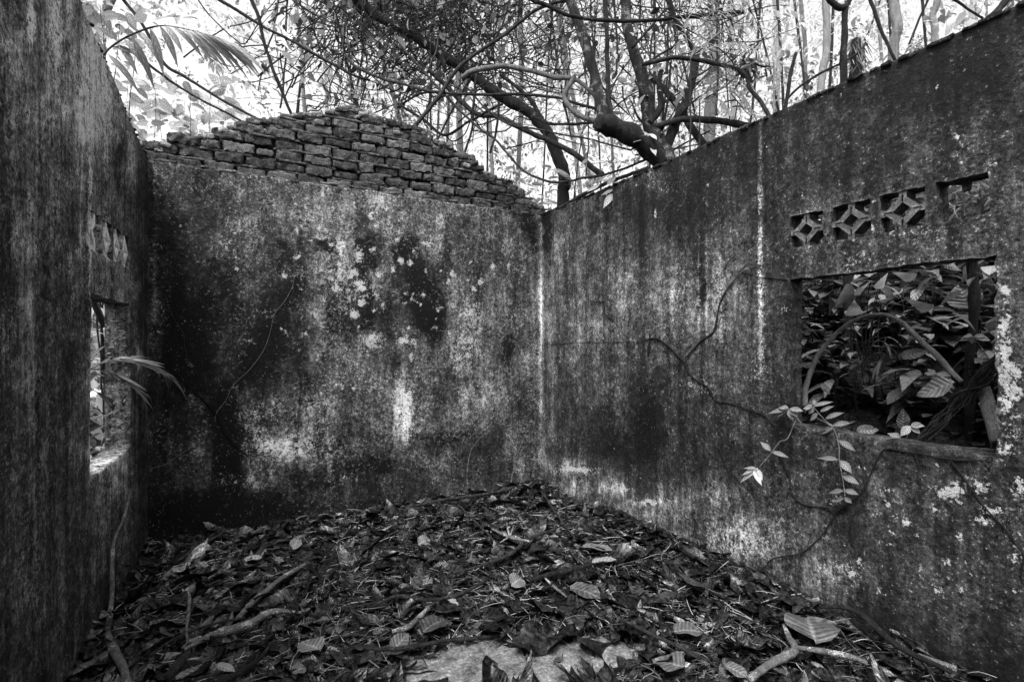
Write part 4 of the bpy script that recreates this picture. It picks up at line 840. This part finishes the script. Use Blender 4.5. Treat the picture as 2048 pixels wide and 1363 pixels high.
V = np.array([q for q in pl]+[q+np.array([-.03, .02, 0]) for q in pl]); b.add(V, [[0, 1, 2, 3], [7, 6, 5, 4], [0, 4, 5, 1], [1, 5, 6, 2], [2, 6, 7, 3], [3, 7, 4, 0]], shade=.5)
tag(b.build('plank', M_PLANK, smooth=False), 'weathered board slanting outside the top of the left window', 'board')

# ------------------------------------------------------------------ the tree rooted by the right wall, leaning trunks, branches and lianas
def PX(pts, t0, t1=None):
    t1 = t0 if t1 is None else t1; n = len(pts); return [P(x, y, t0+(t1-t0)*i/max(1, n-1)) for i, (x, y) in enumerate(pts)]
def limb(parent, name, pts, t0, t1, r0, r1, mat, ext=None, sides=10, wig=.012, rough=.18, label=None):
    p = PX(pts, t0, t1); n = len(p); r = [(r0+(r1-r0)*i/(n-1))*t0/FPX for i in range(n)]
    if ext: p = ([np.array(q, float) for q in ext])+p; r = [r[0]*1.15]*len(ext)+r
    b = Bat(); tube(b, p, r, sides, .03, rough, wig, random.uniform(.35, .65)); o = b.build(name, mat, parent)
    if label: o['label'] = label
    return o
def crown_cloud(parent, c, R, n, shade, L=(.08, .14), mat=None, name='crown', squash=.6, clumps=14):
    b = Bat(); cc = c+rdir(clumps)*R*RNG.uniform(.3, 1, (clumps, 1))*np.array([1, 1, squash]); k = n//clumps
    for q in cc:
        pos = q+rdir(k)*RNG.uniform(0, R*.35, (k, 1)); l = RNG.uniform(*L, k); leaves(b, pos, rdir(k, -.9, .2), rdir(k, .2, 1), l, l*.42, .3, .2, shade+RNG.uniform(-.1, .1, k), 4, 'ovate')
    return b.build(name, mat or M_FORE, parent)
baseT = P(1335, 330, 3.62); gt = float(gz(baseT[0]+.05, baseT[1]))
T1 = thing('tree', 'dark multi stemmed tree rooted behind the top of the right wall', 'tree', (baseT[0]+.05, baseT[1]+.05, gt))
ext = [(baseT[0]+.06, baseT[1]+.06, gt-.05), (baseT[0]+.03, baseT[1]+.03, (gt+baseT[2])/2)]
limb(T1, 'trunk', [(1335, 335), (1322, 300), (1312, 278), (1300, 246), (1292, 197), (1281, 141), (1264, 92), (1253, 42), (1249, 0), (1244, -60)], 3.62, 3.75, 17, 8, M_MOTTLE, ext)
limb(T1, 'broken_limb', [(1328, 322), (1308, 305), (1290, 288), (1262, 270), (1230, 254), (1208, 248), (1197, 245)], 3.62, 3.5, 20, 15, M_DARKBARK, label='thick sawn off mossy limb', rough=.3, wig=.008)
limb(T1, 'trunk', [(1228, 258), (1213, 246), (1199, 197), (1189, 148), (1175, 99), (1157, 46), (1139, 0), (1125, -60)], 3.52, 3.8, 11, 9, M_MOTTLE, label='pale mottled upright stem rising from the broken limb')
limb(T1, 'trunk', [(1325, 315), (1348, 250), (1369, 211), (1383, 162), (1391, 116), (1394, 100)], 3.64, 3.8, 11, 7, M_DARKBARK)
limb(T1, 'branch', [(1392, 110), (1371, 72), (1352, 40), (1335, -20)], 3.8, 3.8, 5, 3, M_DARKBARK)
limb(T1, 'branch', [(1200, 246), (1161, 232), (1136, 211), (1128, 190), (1142, 165), (1150, 150)], 3.6, 3.8, 6, 4, M_PALEBARK)
limb(T1, 'branch', [(1310, 252), (1362, 239), (1418, 241), (1454, 245), (1488, 250), (1530, 262)], 3.62, 3.55, 6, 7, M_STICK)
limb(T1, 'branch', [(1412, 295), (1387, 260), (1355, 211), (1330, 180), (1300, 150)], 3.6, 3.9, 8, 5, M_DARKBARK)
limb(T1, 'branch', [(1300, 246), (1315, 225), (1322, 205), (1318, 170), (1322, 140)], 3.62, 3.7, 7, 5, M_DARKBARK)
limb(T1, 'branch', [(1226, 252), (1217, 200), (1215, 141), (1213, 35), (1210, -20)], 3.55, 3.6, 5, 4, M_DARKBARK)
for x0, y0, x1, y1, r_ in ((1312, 300, 1345, 120, 3), (1320, 305, 1338, 40, 2.5), (1305, 260, 1262, 200, 2.5), (1345, 250, 1405, 190, 2.5), (1285, 130, 1350, 90, 2.5), (1265, 95, 1330, 20, 3), (1290, 190, 1240, 130, 2.2), (1383, 160, 1440, 110, 2.4), (1195, 160, 1260, 230, 2), (1330, 310, 1420, 262, 2.2)):
    limb(T1, 'twig', [(x0, y0), ((x0+x1)/2+random.uniform(-8, 8), (y0+y1)/2+random.uniform(-6, 6)), (x1, y1)], 3.62, 3.7, r_, r_*.6, M_DARKBARK, sides=6)
crown_cloud(T1, P(1230, -260, 3.9), 1.1, 1500, .6)
b = Bat(); n = 90; pos = np.array([P(RNG.uniform(1170, 1400), RNG.uniform(60, 320), RNG.uniform(3.55, 3.8)) for q in range(n)]); leaves(b, pos, rdir(n, -.8, .1), rdir(n, .1, 1), RNG.uniform(.05, .11, n), RNG.uniform(.02, .045, n), .3, .2, RNG.uniform(.45, .75, n), 6, 'lance'); b.build('foliage', M_GREEN, T1)
pts = [(1126, 425), (1129, 370), (1125, 335), (1111, 299), (1097, 268), (1080, 246), (1055, 222), (1023, 204), (988, 183), (960, 162), (932, 141), (904, 123), (868, 99), (826, 70), (784, 49), (740, 20), (690, -20)]
b0 = P(1126, 425, 4.75); T2 = thing('tree', 'dark leaning tree arching from the wall corner up to the left', 'tree', (b0[0], b0[1], float(gz(*b0[:2]))))
limb(T2, 'trunk', pts, 4.75, 5.1, 12, 9, M_DARKBARK, [(b0[0], b0[1], float(gz(*b0[:2]))-.1)], rough=.3, wig=.02)
limb(T2, 'branch', [(858, 141), (896, 176), (928, 208), (956, 229), (995, 234), (1030, 250), (1065, 268), (1100, 282), (1129, 296), (1157, 313), (1189, 338), (1206, 349)], 4.9, 4.5, 4.5, 5, M_STICK)
limb(T2, 'branch', [(1097, 268), (1080, 235), (1062, 200), (1040, 180), (1000, 150)], 4.8, 4.9, 5, 3, M_DARKBARK)
crown_cloud(T2, P(790, 10, 5.3), .55, 420, .24, (.05, .10), squash=.6)
LG = 'thin bare lianas and branches above the walls'
LI = [
 ('straight bare branch slanting up right from the brick gable', [(828, 254), (875, 197), (911, 144), (949, 109), (1002, 74), (1072, 21), (1118, 4), (1150, 0)], 4.3, 4.3, 3.6, M_STICK),
 ('dark arching branch crossing the top between the two upright stems', [(1040, -20), (1065, 0), (1094, 11), (1132, 28), (1178, 37), (1245, 42), (1319, 40), (1352, 36), (1420, 30), (1500, 24)], 3.5, 3.5, 4, M_DARKBARK),
 ('pale thick branch curving over the centre', [(925, 157), (942, 143), (967, 136), (1006, 132), (1037, 136), (1072, 144), (1108, 155), (1143, 158), (1168, 173), (1189, 192)], 4.2, 3.8, 5, M_PALEBARK),
 ('long wavy liana running level below the pale branch', [(690, 110), (713, 134), (766, 158), (808, 169), (861, 183), (903, 187), (967, 190), (1037, 190), (1108, 195), (1143, 204), (1192, 218)], 4.6, 4.0, 3, M_STICK),
 ('short twig left of the wavy liana', [(794, 215), (833, 190), (861, 184), (880, 188)], 4.6, 4.6, 2.2, M_DARKBARK),
 ('hanging liana loop low in the centre', [(801, 211), (847, 239), (889, 269), (939, 243), (984, 218), (1006, 208)], 4.5, 4.4, 2.8, M_DARKBARK),
 ('thin curved liana hanging below the loop', [(889, 269), (907, 282), (930, 268), (940, 240), (950, 200)], 4.5, 4.5, 1.5, M_DARKBARK),
 ('crooked liana dropping behind the brick gable', [(960, 120), (950, 170), (946, 229), (944, 260), (928, 310)], 4.6, 4.7, 3, M_STICK),
 ('broken branch end hanging free in the centre', [(997, 205), (997, 218), (995, 246), (988, 276), (981, 306)], 4.4, 4.4, 2.8, M_DARKBARK),
 ('long thin liana from upper centre down to the wall corner', [(800, 90), (858, 155), (896, 197), (939, 239), (988, 278), (1023, 317), (1051, 345), (1097, 363), (1143, 361), (1161, 356), (1213, 349), (1294, 317)], 4.5, 3.7, 2.6, M_STICK),
 ('level dark twig reaching the sawn limb from the left', [(1075, 235), (1097, 246), (1143, 248), (1192, 248)], 4.2, 3.6, 3, M_DARKBARK),
 ('long liana slanting down right in the bright upper left', [(240, -10), (246, 0), (282, 46), (303, 81), (331, 130), (366, 151), (405, 176), (451, 204), (493, 225), (530, 245)], 4.0, 4.4, 3.2, M_STICK),
 ('second liana below and parallel to the upper left liana', [(246, 95), (275, 113), (317, 144), (352, 169), (405, 201), (451, 225), (492, 248)], 3.9, 4.3, 2.6, M_STICK),
 ('smooth black branch dropping steeply to the gable left slope', [(498, -15), (503, 0), (518, 42), (528, 88), (549, 144), (567, 190), (586, 233)], 4.2, 4.3, 3.6, M_DARKBARK),
 ('long branch running down right from the upper left edge', [(430, -5), (475, 21), (528, 53), (577, 79), (620, 102), (669, 130), (705, 150), (740, 160)], 4.3, 4.7, 3, M_STICK),
 ('hair thin bent twig in the white sky at upper left', [(394, -5), (430, 42), (486, 88), (510, 60), (528, 28)], 4.4, 4.4, 1.3, M_DARKBARK),
 ('branch curving from the fern leaves down to the wall edge', [(1290, 128), (1348, 116), (1401, 121), (1436, 130), (1468, 137), (1492, 155), (1499, 176), (1520, 201), (1539, 232)], 3.5, 3.3, 4.2, M_STICK),
 ('dark forked stem rising from the wall right of the tree', [(1566, 240), (1571, 216), (1577, 169), (1582, 141), (1593, 104)], 3.1, 3.1, 4, M_DARKBARK),
 ('slanting branch crossing the straight dark stem on the right', [(1575, 200), (1594, 180), (1623, 158), (1651, 141), (1682, 127), (1714, 109)], 3.1, 3.1, 2.6, M_DARKBARK),
 ('thin leaning stem right of the shaggy trunk', [(1735, -20), (1742, 0), (1760, 53), (1774, 85), (1790, 120)], 3.0, 2.9, 3.6, M_DARKBARK),
 ('thin stem leaning left near the upper right corner', [(1860, -15), (1855, 0), (1841, 35), (1818, 88)], 3.2, 3.2, 2.4, M_DARKBARK),
 ('straight branch dipping to the wall top at upper right', [(1880, -10), (1911, 0), (1935, 18), (1966, 38)], 2.8, 2.8, 2.4, M_STICK),
 ('short thick dark bough resting on the wall at the upper right corner', [(2030, -20), (2013, 0), (1998, 18), (1978, 36)], 2.5, 2.5, 7, M_DARKBARK),
 ('fine liana rising from the loop to the top', [(870, 290), (900, 230), (960, 130), (1000, 60), (1020, 0)], 5.0, 5.2, 2, M_STICK),
 ('thin liana crossing under the pale branch to the right', [(930, 170), (1000, 240), (1090, 262), (1180, 280), (1262, 300)], 4.4, 3.8, 2, M_STICK),
]
OT = lambda x, X: X*FPX/(CT*(x-530))
b = Bat(); tube(b, [P(1100, 424, OT(1100, 2.44)), P(1126, 412, OT(1126, 2.44)), P(1152, 398, OT(1152, 2.45)), P(1196, 373, OT(1196, 2.46)), P(1249, 353, OT(1249, 2.47)), P(1296, 334, OT(1296, 2.5))], [.012, .018, .020, .016, .014, .012], 9, .03, .25, .008)
tag(b.build('root', M_STICK), 'grey root creeping along the wall top from the corner to the tree', 'root')
for lb, pts, t0, t1, r, m in LI:
    p = PX(pts, t0, t1); b = Bat(); tube(b, p, np.linspace(1, .8, len(p))*r*(t0+t1)/2/FPX, 8, .03, .2, .012, random.uniform(.35, .65)); tag(b.build('branch' if r > 2.7 else 'liana', m), lb, 'branch' if r > 2.7 else 'liana', LG)
# straight dark stem by the right wall
b0 = P(1688, 165, 2.95); st = thing('sapling', 'straight dark sapling with a bent top standing behind the right wall', 'sapling', (b0[0]+.05, b0[1], float(gz(b0[0]+.05, b0[1]))))
limb(st, 'trunk', [(1688, 170), (1686, 123), (1688, 70), (1689, 38), (1692, 14)], 2.95, 2.95, 6, 5.5, M_DARKBARK, [(b0[0]+.05, b0[1], float(gz(*b0[:2])))])
limb(st, 'branch', [(1694, 12), (1682, 18), (1668, 10), (1654, -2), (1640, -20)], 2.95, 2.95, 6, 4, M_DARKBARK)
limb(st, 'branch', [(1690, 14), (1705, -10), (1710, -60)], 2.95, 2.95, 5, 4, M_DARKBARK)

# tangle of twigs overhead
tb = Bat()
for q in range(1350):
    k = random.random()
    if k < .42: x, y = random.gauss(860, 130), random.gauss(50, 70)
    else: x, y = random.uniform(560, 1500), random.uniform(-60, 300)
    t = random.uniform(4.6, 7.0); a = random.choice([random.gauss(.6, .4), random.gauss(-.7, .4), random.gauss(1.5, .3)]); l = random.uniform(40, 260); dx, dy = cos(a)*l, sin(a)*l
    if y+abs(dy) > 330: continue
    p = [P(x-dx/2, y-dy/2, t), P(x-dx/5+random.gauss(0, 10), y-dy/5+random.gauss(0, 10), t+.1), P(x+dx/5+random.gauss(0, 14), y+dy/5+random.gauss(0, 14), t+.2), P(x+dx/2, y+dy/2, t+random.uniform(-.4, .4))]
    tube(tb, p, random.choice([.7, .8, 1.1, 1.7])*t/FPX*np.array([1, .9, .8, .4]), 4, .12, 0, .03, random.uniform(.3, .8))
tag(tb.build('twig_tangle', M_TWIG), 'dense tangle of thin bare twigs overhead between the trunks', None, None, 'stuff')
lb_ = Bat(); n = 1500
x = np.where(RNG.random(n) < .5, RNG.normal(820, 130, n), RNG.uniform(520, 1500, n)); y = np.where(RNG.random(n) < .5, RNG.normal(40, 60, n), RNG.uniform(-60, 200, n)); t = RNG.uniform(4.7, 6.5, n)
pos = np.array([P(*q) for q in zip(x, y, t)]); L = RNG.uniform(.04, .12, n); leaves(lb_, pos, rdir(n, -1, .1), rdir(n, .1, 1), L, L*.5, .3, .2, RNG.uniform(.12, .62, n), 4, 'ovate')
tag(lb_.build('tangle_leaves', M_FORE), 'loose leaves caught in the overhead twig tangle', None, None, 'stuff')

# ------------------------------------------------------------------ near bright plants: palm frond, bush, fern-like saplings
pm = thing('palm', 'palm frond arching over the left wall against the white sky', 'palm', P(190, 130, 3.3))
b = Bat(); rp = PX([(195, 125), (208, 109), (225, 92), (254, 74), (299, 56), (335, 52), (387, 62), (440, 77), (470, 92)], 3.3, 3.5); tube(b, rp, [.006]*5+[.003]*4, 6, .03); b.build('stalk', M_TWIG, pm)
lf = Bat()
for a, t, sh in [((440, 77), (495, 148), .42), ((420, 70), (486, 148), .40), ((400, 64), (463, 149), .42), ((380, 60), (432, 137), .45), ((360, 56), (418, 130), .45), ((345, 53), (384, 112), .48), ((330, 52), (349, 98), .5), ((300, 56), (308, 136), .45), ((280, 64), (300, 118), .5), ((262, 72), (282, 162), .40), ((235, 86), (255, 140), .42),
                  ((215, 108), (250, 178), .4), ((225, 92), (280, 95), .42), ((455, 84), (508, 145), .42), ((390, 62), (448, 140), .46), ((320, 52), (336, 120), .5), ((248, 78), (270, 128), .45), ((222, 95), (262, 112), .4), ((370, 58), (404, 122), .47), ((410, 67), (474, 140), .42)]:
    A_ = P(a[0], a[1], 3.42); C_ = P(t[0], t[1], 3.42); L = np.linalg.norm(C_-A_); leaves(lf, [A_], [C_-A_+np.array([.12*L, 0, .40*L])], [(.1, -.8, .5)], L*1.08, .05, .36, .3, sh+random.uniform(-.05, .12), 9, 'lance')
lf.build('leaflets', M_GREEN, pm)
def bush(label, region, n, t0, t1, L, shade, group=None, name='bush', stems=6, prof='ovate', asp=.55):
    x0, y0, x1, y1 = region; c = P((x0+x1)/2, y1, (t0+t1)/2); root = thing(name, label, 'bush', (c[0], c[1], float(gz(c[0], c[1]))), group)
    tips = []; b = Bat(); g0 = np.array([c[0], c[1], float(gz(c[0], c[1]))])
    for q in range(stems): e = P(random.uniform(x0, x1), random.uniform(y0, (y0+y1)/2), random.uniform(t0, t1)); tube(b, [g0, (g0+e)/2+rdir(1)[0]*.1, e], [.01, .006, .002], 6, .06, .1, .02); tips.append(e)
    b.build('stem', M_TWIG, root)
    b = Bat(); pos = np.array([P(random.uniform(x0, x1), random.uniform(y0, y1), random.uniform(t0, t1)) for q in range(n)]); l = RNG.uniform(L*.6, L*1.2, n)
    leaves(b, pos, rdir(n, -.7, .5), rdir(n, .1, 1), l, l*asp, .25, .2, shade+RNG.uniform(-.14, .14, n), 6, prof); b.build('foliage', M_GREEN, root)
bush('bright leafy bush behind the left end of the brick gable', (240, 160, 470, 290), 190, 4.3, 5.2, .15, .66)
bush('thin leaved bush above the left wall by the upper left corner', (150, 0, 290, 90), 60, 3.6, 4.6, .13, .55)
bush('leafy shrub behind the right end of the brick gable', (1020, 330, 1110, 430), 110, 5.2, 6.2, .13, .68, prof='lance', asp=.3)
def pinn(label, fr, t, shade, W=.018, Lf=.12, cat='sapling', name='feather_leaved_sapling'):
    g = P(fr[0][0][0], fr[0][0][1], t); root = thing(name, label, cat, (g[0], g[1], float(gz(g[0], g[1]))))
    b = Bat(); tube(b, [np.array([g[0], g[1], float(gz(g[0], g[1]))]), g], [.012, .005], 6, .08, .1, .02); b.build('stem', M_TWIG, root)
    for pts in fr:
        p = PX(pts, t, t-.1); q = Bat(); tube(q, p, .003, 5, .04); n0 = q.n; q.A['lu'] = [np.zeros(n0)]; q.A['lv'] = [np.zeros(n0)]; frond(q, p, 16, Lf, W, droop=.45, shade=shade, nrm=(.2, -.75, .6)); q.build('frond', M_GREEN, root)
pinn('sapling with feathery pale fronds in front of the tree top right', [[(1380, 120), (1400, 60), (1430, 20), (1480, 10), (1510, 40)], [(1380, 120), (1420, 40), (1460, 20), (1500, -20)], [(1390, 110), (1440, 90), (1500, 95), (1550, 130)], [(1380, 110), (1370, 50), (1400, 10), (1440, -20)], [(1385, 110), (1450, 60), (1520, 55), (1560, 75)]], 3.3, .68)
pinn('sapling with drooping fronds just above the wall right of the tree', [[(1400, 200), (1430, 160), (1460, 150), (1500, 170), (1530, 215)], [(1400, 200), (1440, 175), (1480, 185), (1510, 230)], [(1400, 200), (1415, 150), (1440, 130), (1480, 140)], [(1405, 205), (1440, 200), (1465, 230)]], 3.5, .58)
pinn('small feathery fern on the wall top beside the corner root', [[(1150, 385), (1165, 350), (1180, 330), (1210, 325)], [(1150, 385), (1140, 355), (1120, 340), (1105, 345)], [(1150, 385), (1190, 365), (1225, 360), (1250, 372)]], 4.7, .66, .014, .08)

# ------------------------------------------------------------------ forest behind
TG = 'slender pale trees in the forest behind the ruin'
FT = [('slender pale trunk right behind the gable right slope', 1035, 380, 1040, 0, 5, 7.5), ('grey trunk rising behind the gable beside the crooked liana', 921, 315, 908, -10, 6, 6.2), ('thin tree behind the gable peak', 800, 245, 740, -10, 5, 6.5),
      ('pale far trunk left of the straight dark sapling', 1640, 190, 1652, -10, 7, 5.5), ('pale far trunk right of the shaggy trunk', 1785, 120, 1788, -10, 9, 5.2), ('grey far trunk near the upper right corner', 1869, 85, 1876, -10, 6, 5.6), ('pale trunk between the dark stem and the fern leaved sapling', 1420, 240, 1425, -10, 11, 7.0),
      ('leaning grey trunk at the top left above the left wall', 195, 60, 228, -10, 7, 6.0), ('thin tree left of the gable peak', 610, 230, 590, -10, 4, 7.0), ('thin tree above the middle of the gable left slope', 655, 225, 640, -10, 3, 8.0), ('faint trunk between the crooked liana and leaning tree', 985, 360, 975, -10, 4, 9.0), ('slim twin trunk just right of the leaning tree', 1160, 380, 1110, -10, 4, 7.2), ('slim pole like trunk leaning beside the sawn limb', 1180, 360, 1115, -10, 4, 6.6),
      ('thin trunk seen through the gap right of the tree base', 1470, 270, 1462, -10, 5, 7.8), ('far trunk between the two dark stems on the right', 1610, 200, 1600, -10, 4, 9.0), ('far trunk near the middle right wall top', 1555, 220, 1548, -10, 4, 8.2), ('far trunk at the extreme upper right', 1950, 50, 1945, -10, 5, 7.5)]
for lb, xb, yb, xt, yt, r, t in FT:
    a = P(xb, yb, t); c = P(xt, yt, t); g = float(gz(a[0], a[1])); dn = a+(a-c)/max(.1, (c-a)[2])*(a[2]-g); up = c+(c-a)/max(.1, (c-a)[2])*1.2
    root = thing('tree', lb, 'tree', (dn[0], dn[1], g), TG); b = Bat(); tube(b, [np.array([dn[0], dn[1], g-.1]), a, (a+c)/2+rdir(1)[0]*.05, c, up], np.array([1.2, 1, .95, .9, .7])*r*t/FPX, 9, .08, .15, .008, random.uniform(.3, .7)); b.build('trunk', M_FAR, root)
    crown_cloud(root, up+np.array([0, 0, .2]), .9, 240, .72, (.08, .16), clumps=8)
root = thing('tree', 'shaggy dark trunk wrapped in hanging fibres above the right wall', 'tree', (*P(1710, 150, 4.0)[:2], float(gz(*P(1710, 150, 4.0)[:2]))))
b = Bat(); q0 = P(1712, 160, 4.0); tube(b, [np.array([q0[0], q0[1], float(gz(*q0[:2]))]), q0, P(1714, 80, 4.0)], [.05, .05, .035], 10, .04, .4, .02); b.build('trunk', M_DARKBARK, root)
b = Bat(); n = 150; s = RNG.random(n); base = np.array([P(1714, 75+70*k, 4.0) for k in s])+rdir(n, -.1, .1)*.05; leaves(b, base, rdir(n, -1, -.5)+np.array([0, 0, -.5]), rdir(n, -.2, .2), RNG.uniform(.1, .22, n), .007, .1, .1, RNG.uniform(.1, .45, n), 5, 'strap'); b.build('foliage', M_LITTER, root)
root = thing('epiphyte', 'dark nest of hanging leaves right of the feathery sapling', 'plant', P(1505, 145, 3.7))
b = Bat(); n = 90; leaves(b, P(1500, 130, 3.7)+rdir(n)*RNG.uniform(.02, .13, (n, 1)), rdir(n, -1, 0), rdir(n, 0, 1), RNG.uniform(.06, .13, n), .02, .3, .2, RNG.uniform(.08, .25, n), 5, 'lance'); b.build('foliage', M_LITTER, root)

def forest(name, n, xr, yr, zr, L, shade, label, clump=22, vis=True):
    b = Bat(); nc = n//clump; cx = RNG.uniform(*xr, nc*3); cy = RNG.uniform(*yr, nc*3)
    g = gz(cx, cy); cz = g+RNG.uniform(zr[0], zr[1], nc*3)
    C = np.stack([cx, cy, cz], 1); keep = (cy > D+1.3) | (name == 'window_thicket') | (cx > XR+2.6) | (cx < XL-1.6)
    C = C[keep][:nc]
    for c in C:
        k = clump; R = random.uniform(.2, .55); ax = unit(rdir(1, -.4, .4))[0]
        s = RNG.uniform(-1, 1, (k, 1)); pos = c+ax*s*R+rdir(k)*R*.22; l = random.uniform(*L)*RNG.uniform(.7, 1.2, k); sh = shade+random.choice([-.42, -.27, -.14, -.05, 0, .05])
        d = rdir(k, -.8, .1)*.7+ax*np.where(s > 0, 1, .6)
        leaves(b, pos, d, np.array([0, 0, 1])+rdir(k)*.6, l, l*random.choice([.28, .4, .55]), .35, .2, sh+RNG.uniform(-.1, .1, k), 3, random.choice(['ovate', 'lance']))
    return tag(b.build(name, M_FORE), label, None, None, 'stuff')
forest('forest_foliage', 92000, (-9, 16), (5.6, 16), (.3, 8.5), (.06, .14), .84, 'bright sunlit forest foliage beyond the ruin')
forest('hillside_foliage', 36000, (5.0, 18), (-3, 9), (.0, 6.5), (.06, .14), .82, 'bright foliage on the slope beyond the right wall')
forest('thicket', 7000, (-6, -2.0), (1.5, 7), (.1, 3.2), (.08, .18), .78, 'bright low foliage outside the left window')

forest('window_thicket', 9000, (-3.6, -1.15), (4.5, 8.5), (.05, 3.0), (.08, .18), .82, 'bright leaves filling the view through the left window')

def top_crumbs(parent, mp, a0, a1, ztop, thick, n, sc_=1.):
    b = Bat()
    for q in range(n):
        a = random.uniform(a0, a1); s_ = sc_*random.uniform(.004, .016)*random.choice([1, 1, 1.6]); d = random.uniform(-.002, thick+.002); p = mp(np.array([a]), np.array([float(ztop(a))]), np.array([d]))[0]
        brick(b, p[0], p[1], p[2]-s_*.25, s_*2, s_*2, s_*1.0, random.uniform(.08, .26), s_*.45, random.random()*40, 0, .006)
    b.build('moss', M_BRICK, parent)
BV, BF = boxgrid(4, 4, 3)
top_crumbs(rw, mpR, .3, D, lambda a: EYE+1.203+.035*np.exp(-(D-a)/.6)+.012*(fbm(a*6, 0, 0, 3)-.5), .105, 1500)
top_crumbs(lw, mpL, 1.8, D, ltop, .12, 900, .6)
for x, y, X, k in ((1925, 395, 3.9, 80), (1890, 405, 4.1, 60), (1960, 380, 3.7, 70), (1700, 450, 3.8, 40), (1800, 425, 3.9, 50), (1850, 385, 4.3, 50)):
    c = onX(x, y, X); g0 = float(gz(c[0], c[1])); root = thing('blade_plant', {1925: 'plant with narrow curved blades behind the middle of the empty vent hole', 1890: 'plant with narrow blades at the left edge of the empty vent hole', 1960: 'plant with narrow blades at the right edge of the empty vent hole', 1700: 'small bladed plant seen through the second vent block', 1800: 'small bladed plant seen through the third vent block', 1850: 'taller bladed plant further back behind the vent row'}[x], 'plant', (c[0], c[1], g0), 'bladed plants behind the vent row')
    b = Bat(); tube(b, [np.array([c[0], c[1], g0]), c], .006, 6, .05); b.build('stem', M_TWIG, root)
    b = Bat(); leaves(b, c+rdir(k)*.13*np.array([1, 1.6, .8]), rdir(k, -.5, .7), rdir(k, .2, 1), RNG.uniform(.08, .2, k), RNG.uniform(.008, .018, k), .7, .3, RNG.uniform(.10, .42, k), 6, 'strap'); b.build('foliage', M_BANK, root)
# hanging thin lianas across the upper middle
for i, (lb, x0, y0, x1, y1, t) in enumerate([('thin vertical liana hanging left of the straight pale slanting branch', 735, -10, 720, 215, 5.2), ('thin vertical liana above the gable peak', 690, -10, 702, 190, 5.4), ('thin vertical liana above the left gable slope', 575, -10, 560, 215, 5.6), ('thin vertical liana near the sawn limb tip', 1182, -10, 1190, 230, 4.2), ('thin vertical liana between the two upright stems', 1225, -10, 1232, 150, 4.0), ('thin vertical liana right of the mottled main trunk', 1330, -10, 1322, 190, 4.1), ('thin straight twig before the stems joining the trunk base', 1305, 60, 1300, 300, 3.9), ('fine liana left of the crooked liana', 870, -10, 862, 260, 5.0), ('fine liana right of the leaning tree foot', 1165, 120, 1172, 360, 4.6), ('fine liana before the fern leaved sapling', 1440, -10, 1432, 230, 4.2)]):
    p = PX([(x0, y0), ((x0+x1)/2+random.uniform(-9, 9), (y0*2+y1)/3), ((x0+x1)/2+random.uniform(-9, 9), (y0+2*y1)/3), (x1, y1)], t, t); b = Bat(); tube(b, p, random.uniform(1.2, 2.4)*t/FPX, 6, .04, .15, .02, .6); tag(b.build('liana', M_TWIG), lb, 'liana', LG)

for q in range(34):
    x = random.uniform(560, 1500) if q % 3 else random.uniform(1500, 2000); t = random.uniform(5.6, 9); x2 = x+random.gauss(0, 45)
    a = P(x, 330, t); c = P(x2, -10, t); g = float(gz(a[0], a[1])); dn = a+(a-c)/max(.1, (c-a)[2])*(a[2]-g); up = c+(c-a)/max(.1, (c-a)[2])*1.0
    root = thing('bamboo_stem', 'thin upright bamboo like stem in the bright forest beyond the walls', 'stem', (dn[0], dn[1], g), 'thin bamboo like stems beyond the walls'); b = Bat()
    tube(b, [np.array([dn[0], dn[1], g-.1]), a, (a+c)/2+rdir(1)[0]*.04, c, up], random.uniform(1.3, 3.0)*t/FPX, 6, .08, .1, .006, random.uniform(.2, .7)); b.build('culm', random.choice([M_FAR, M_STICK, M_TWIG]), root)
    b = Bat(); n = 60; s_ = RNG.random((n, 1)); base = a*(1-s_)+c*s_+rdir(n)*RNG.uniform(0, .3, (n, 1)); l = RNG.uniform(.07, .15, n); leaves(b, base, rdir(n, -.9, .1), rdir(n, .1, 1), l, l*.2, .3, .2, RNG.uniform(.45, .9, n), 4, 'lance'); b.build('foliage', M_FORE, root)
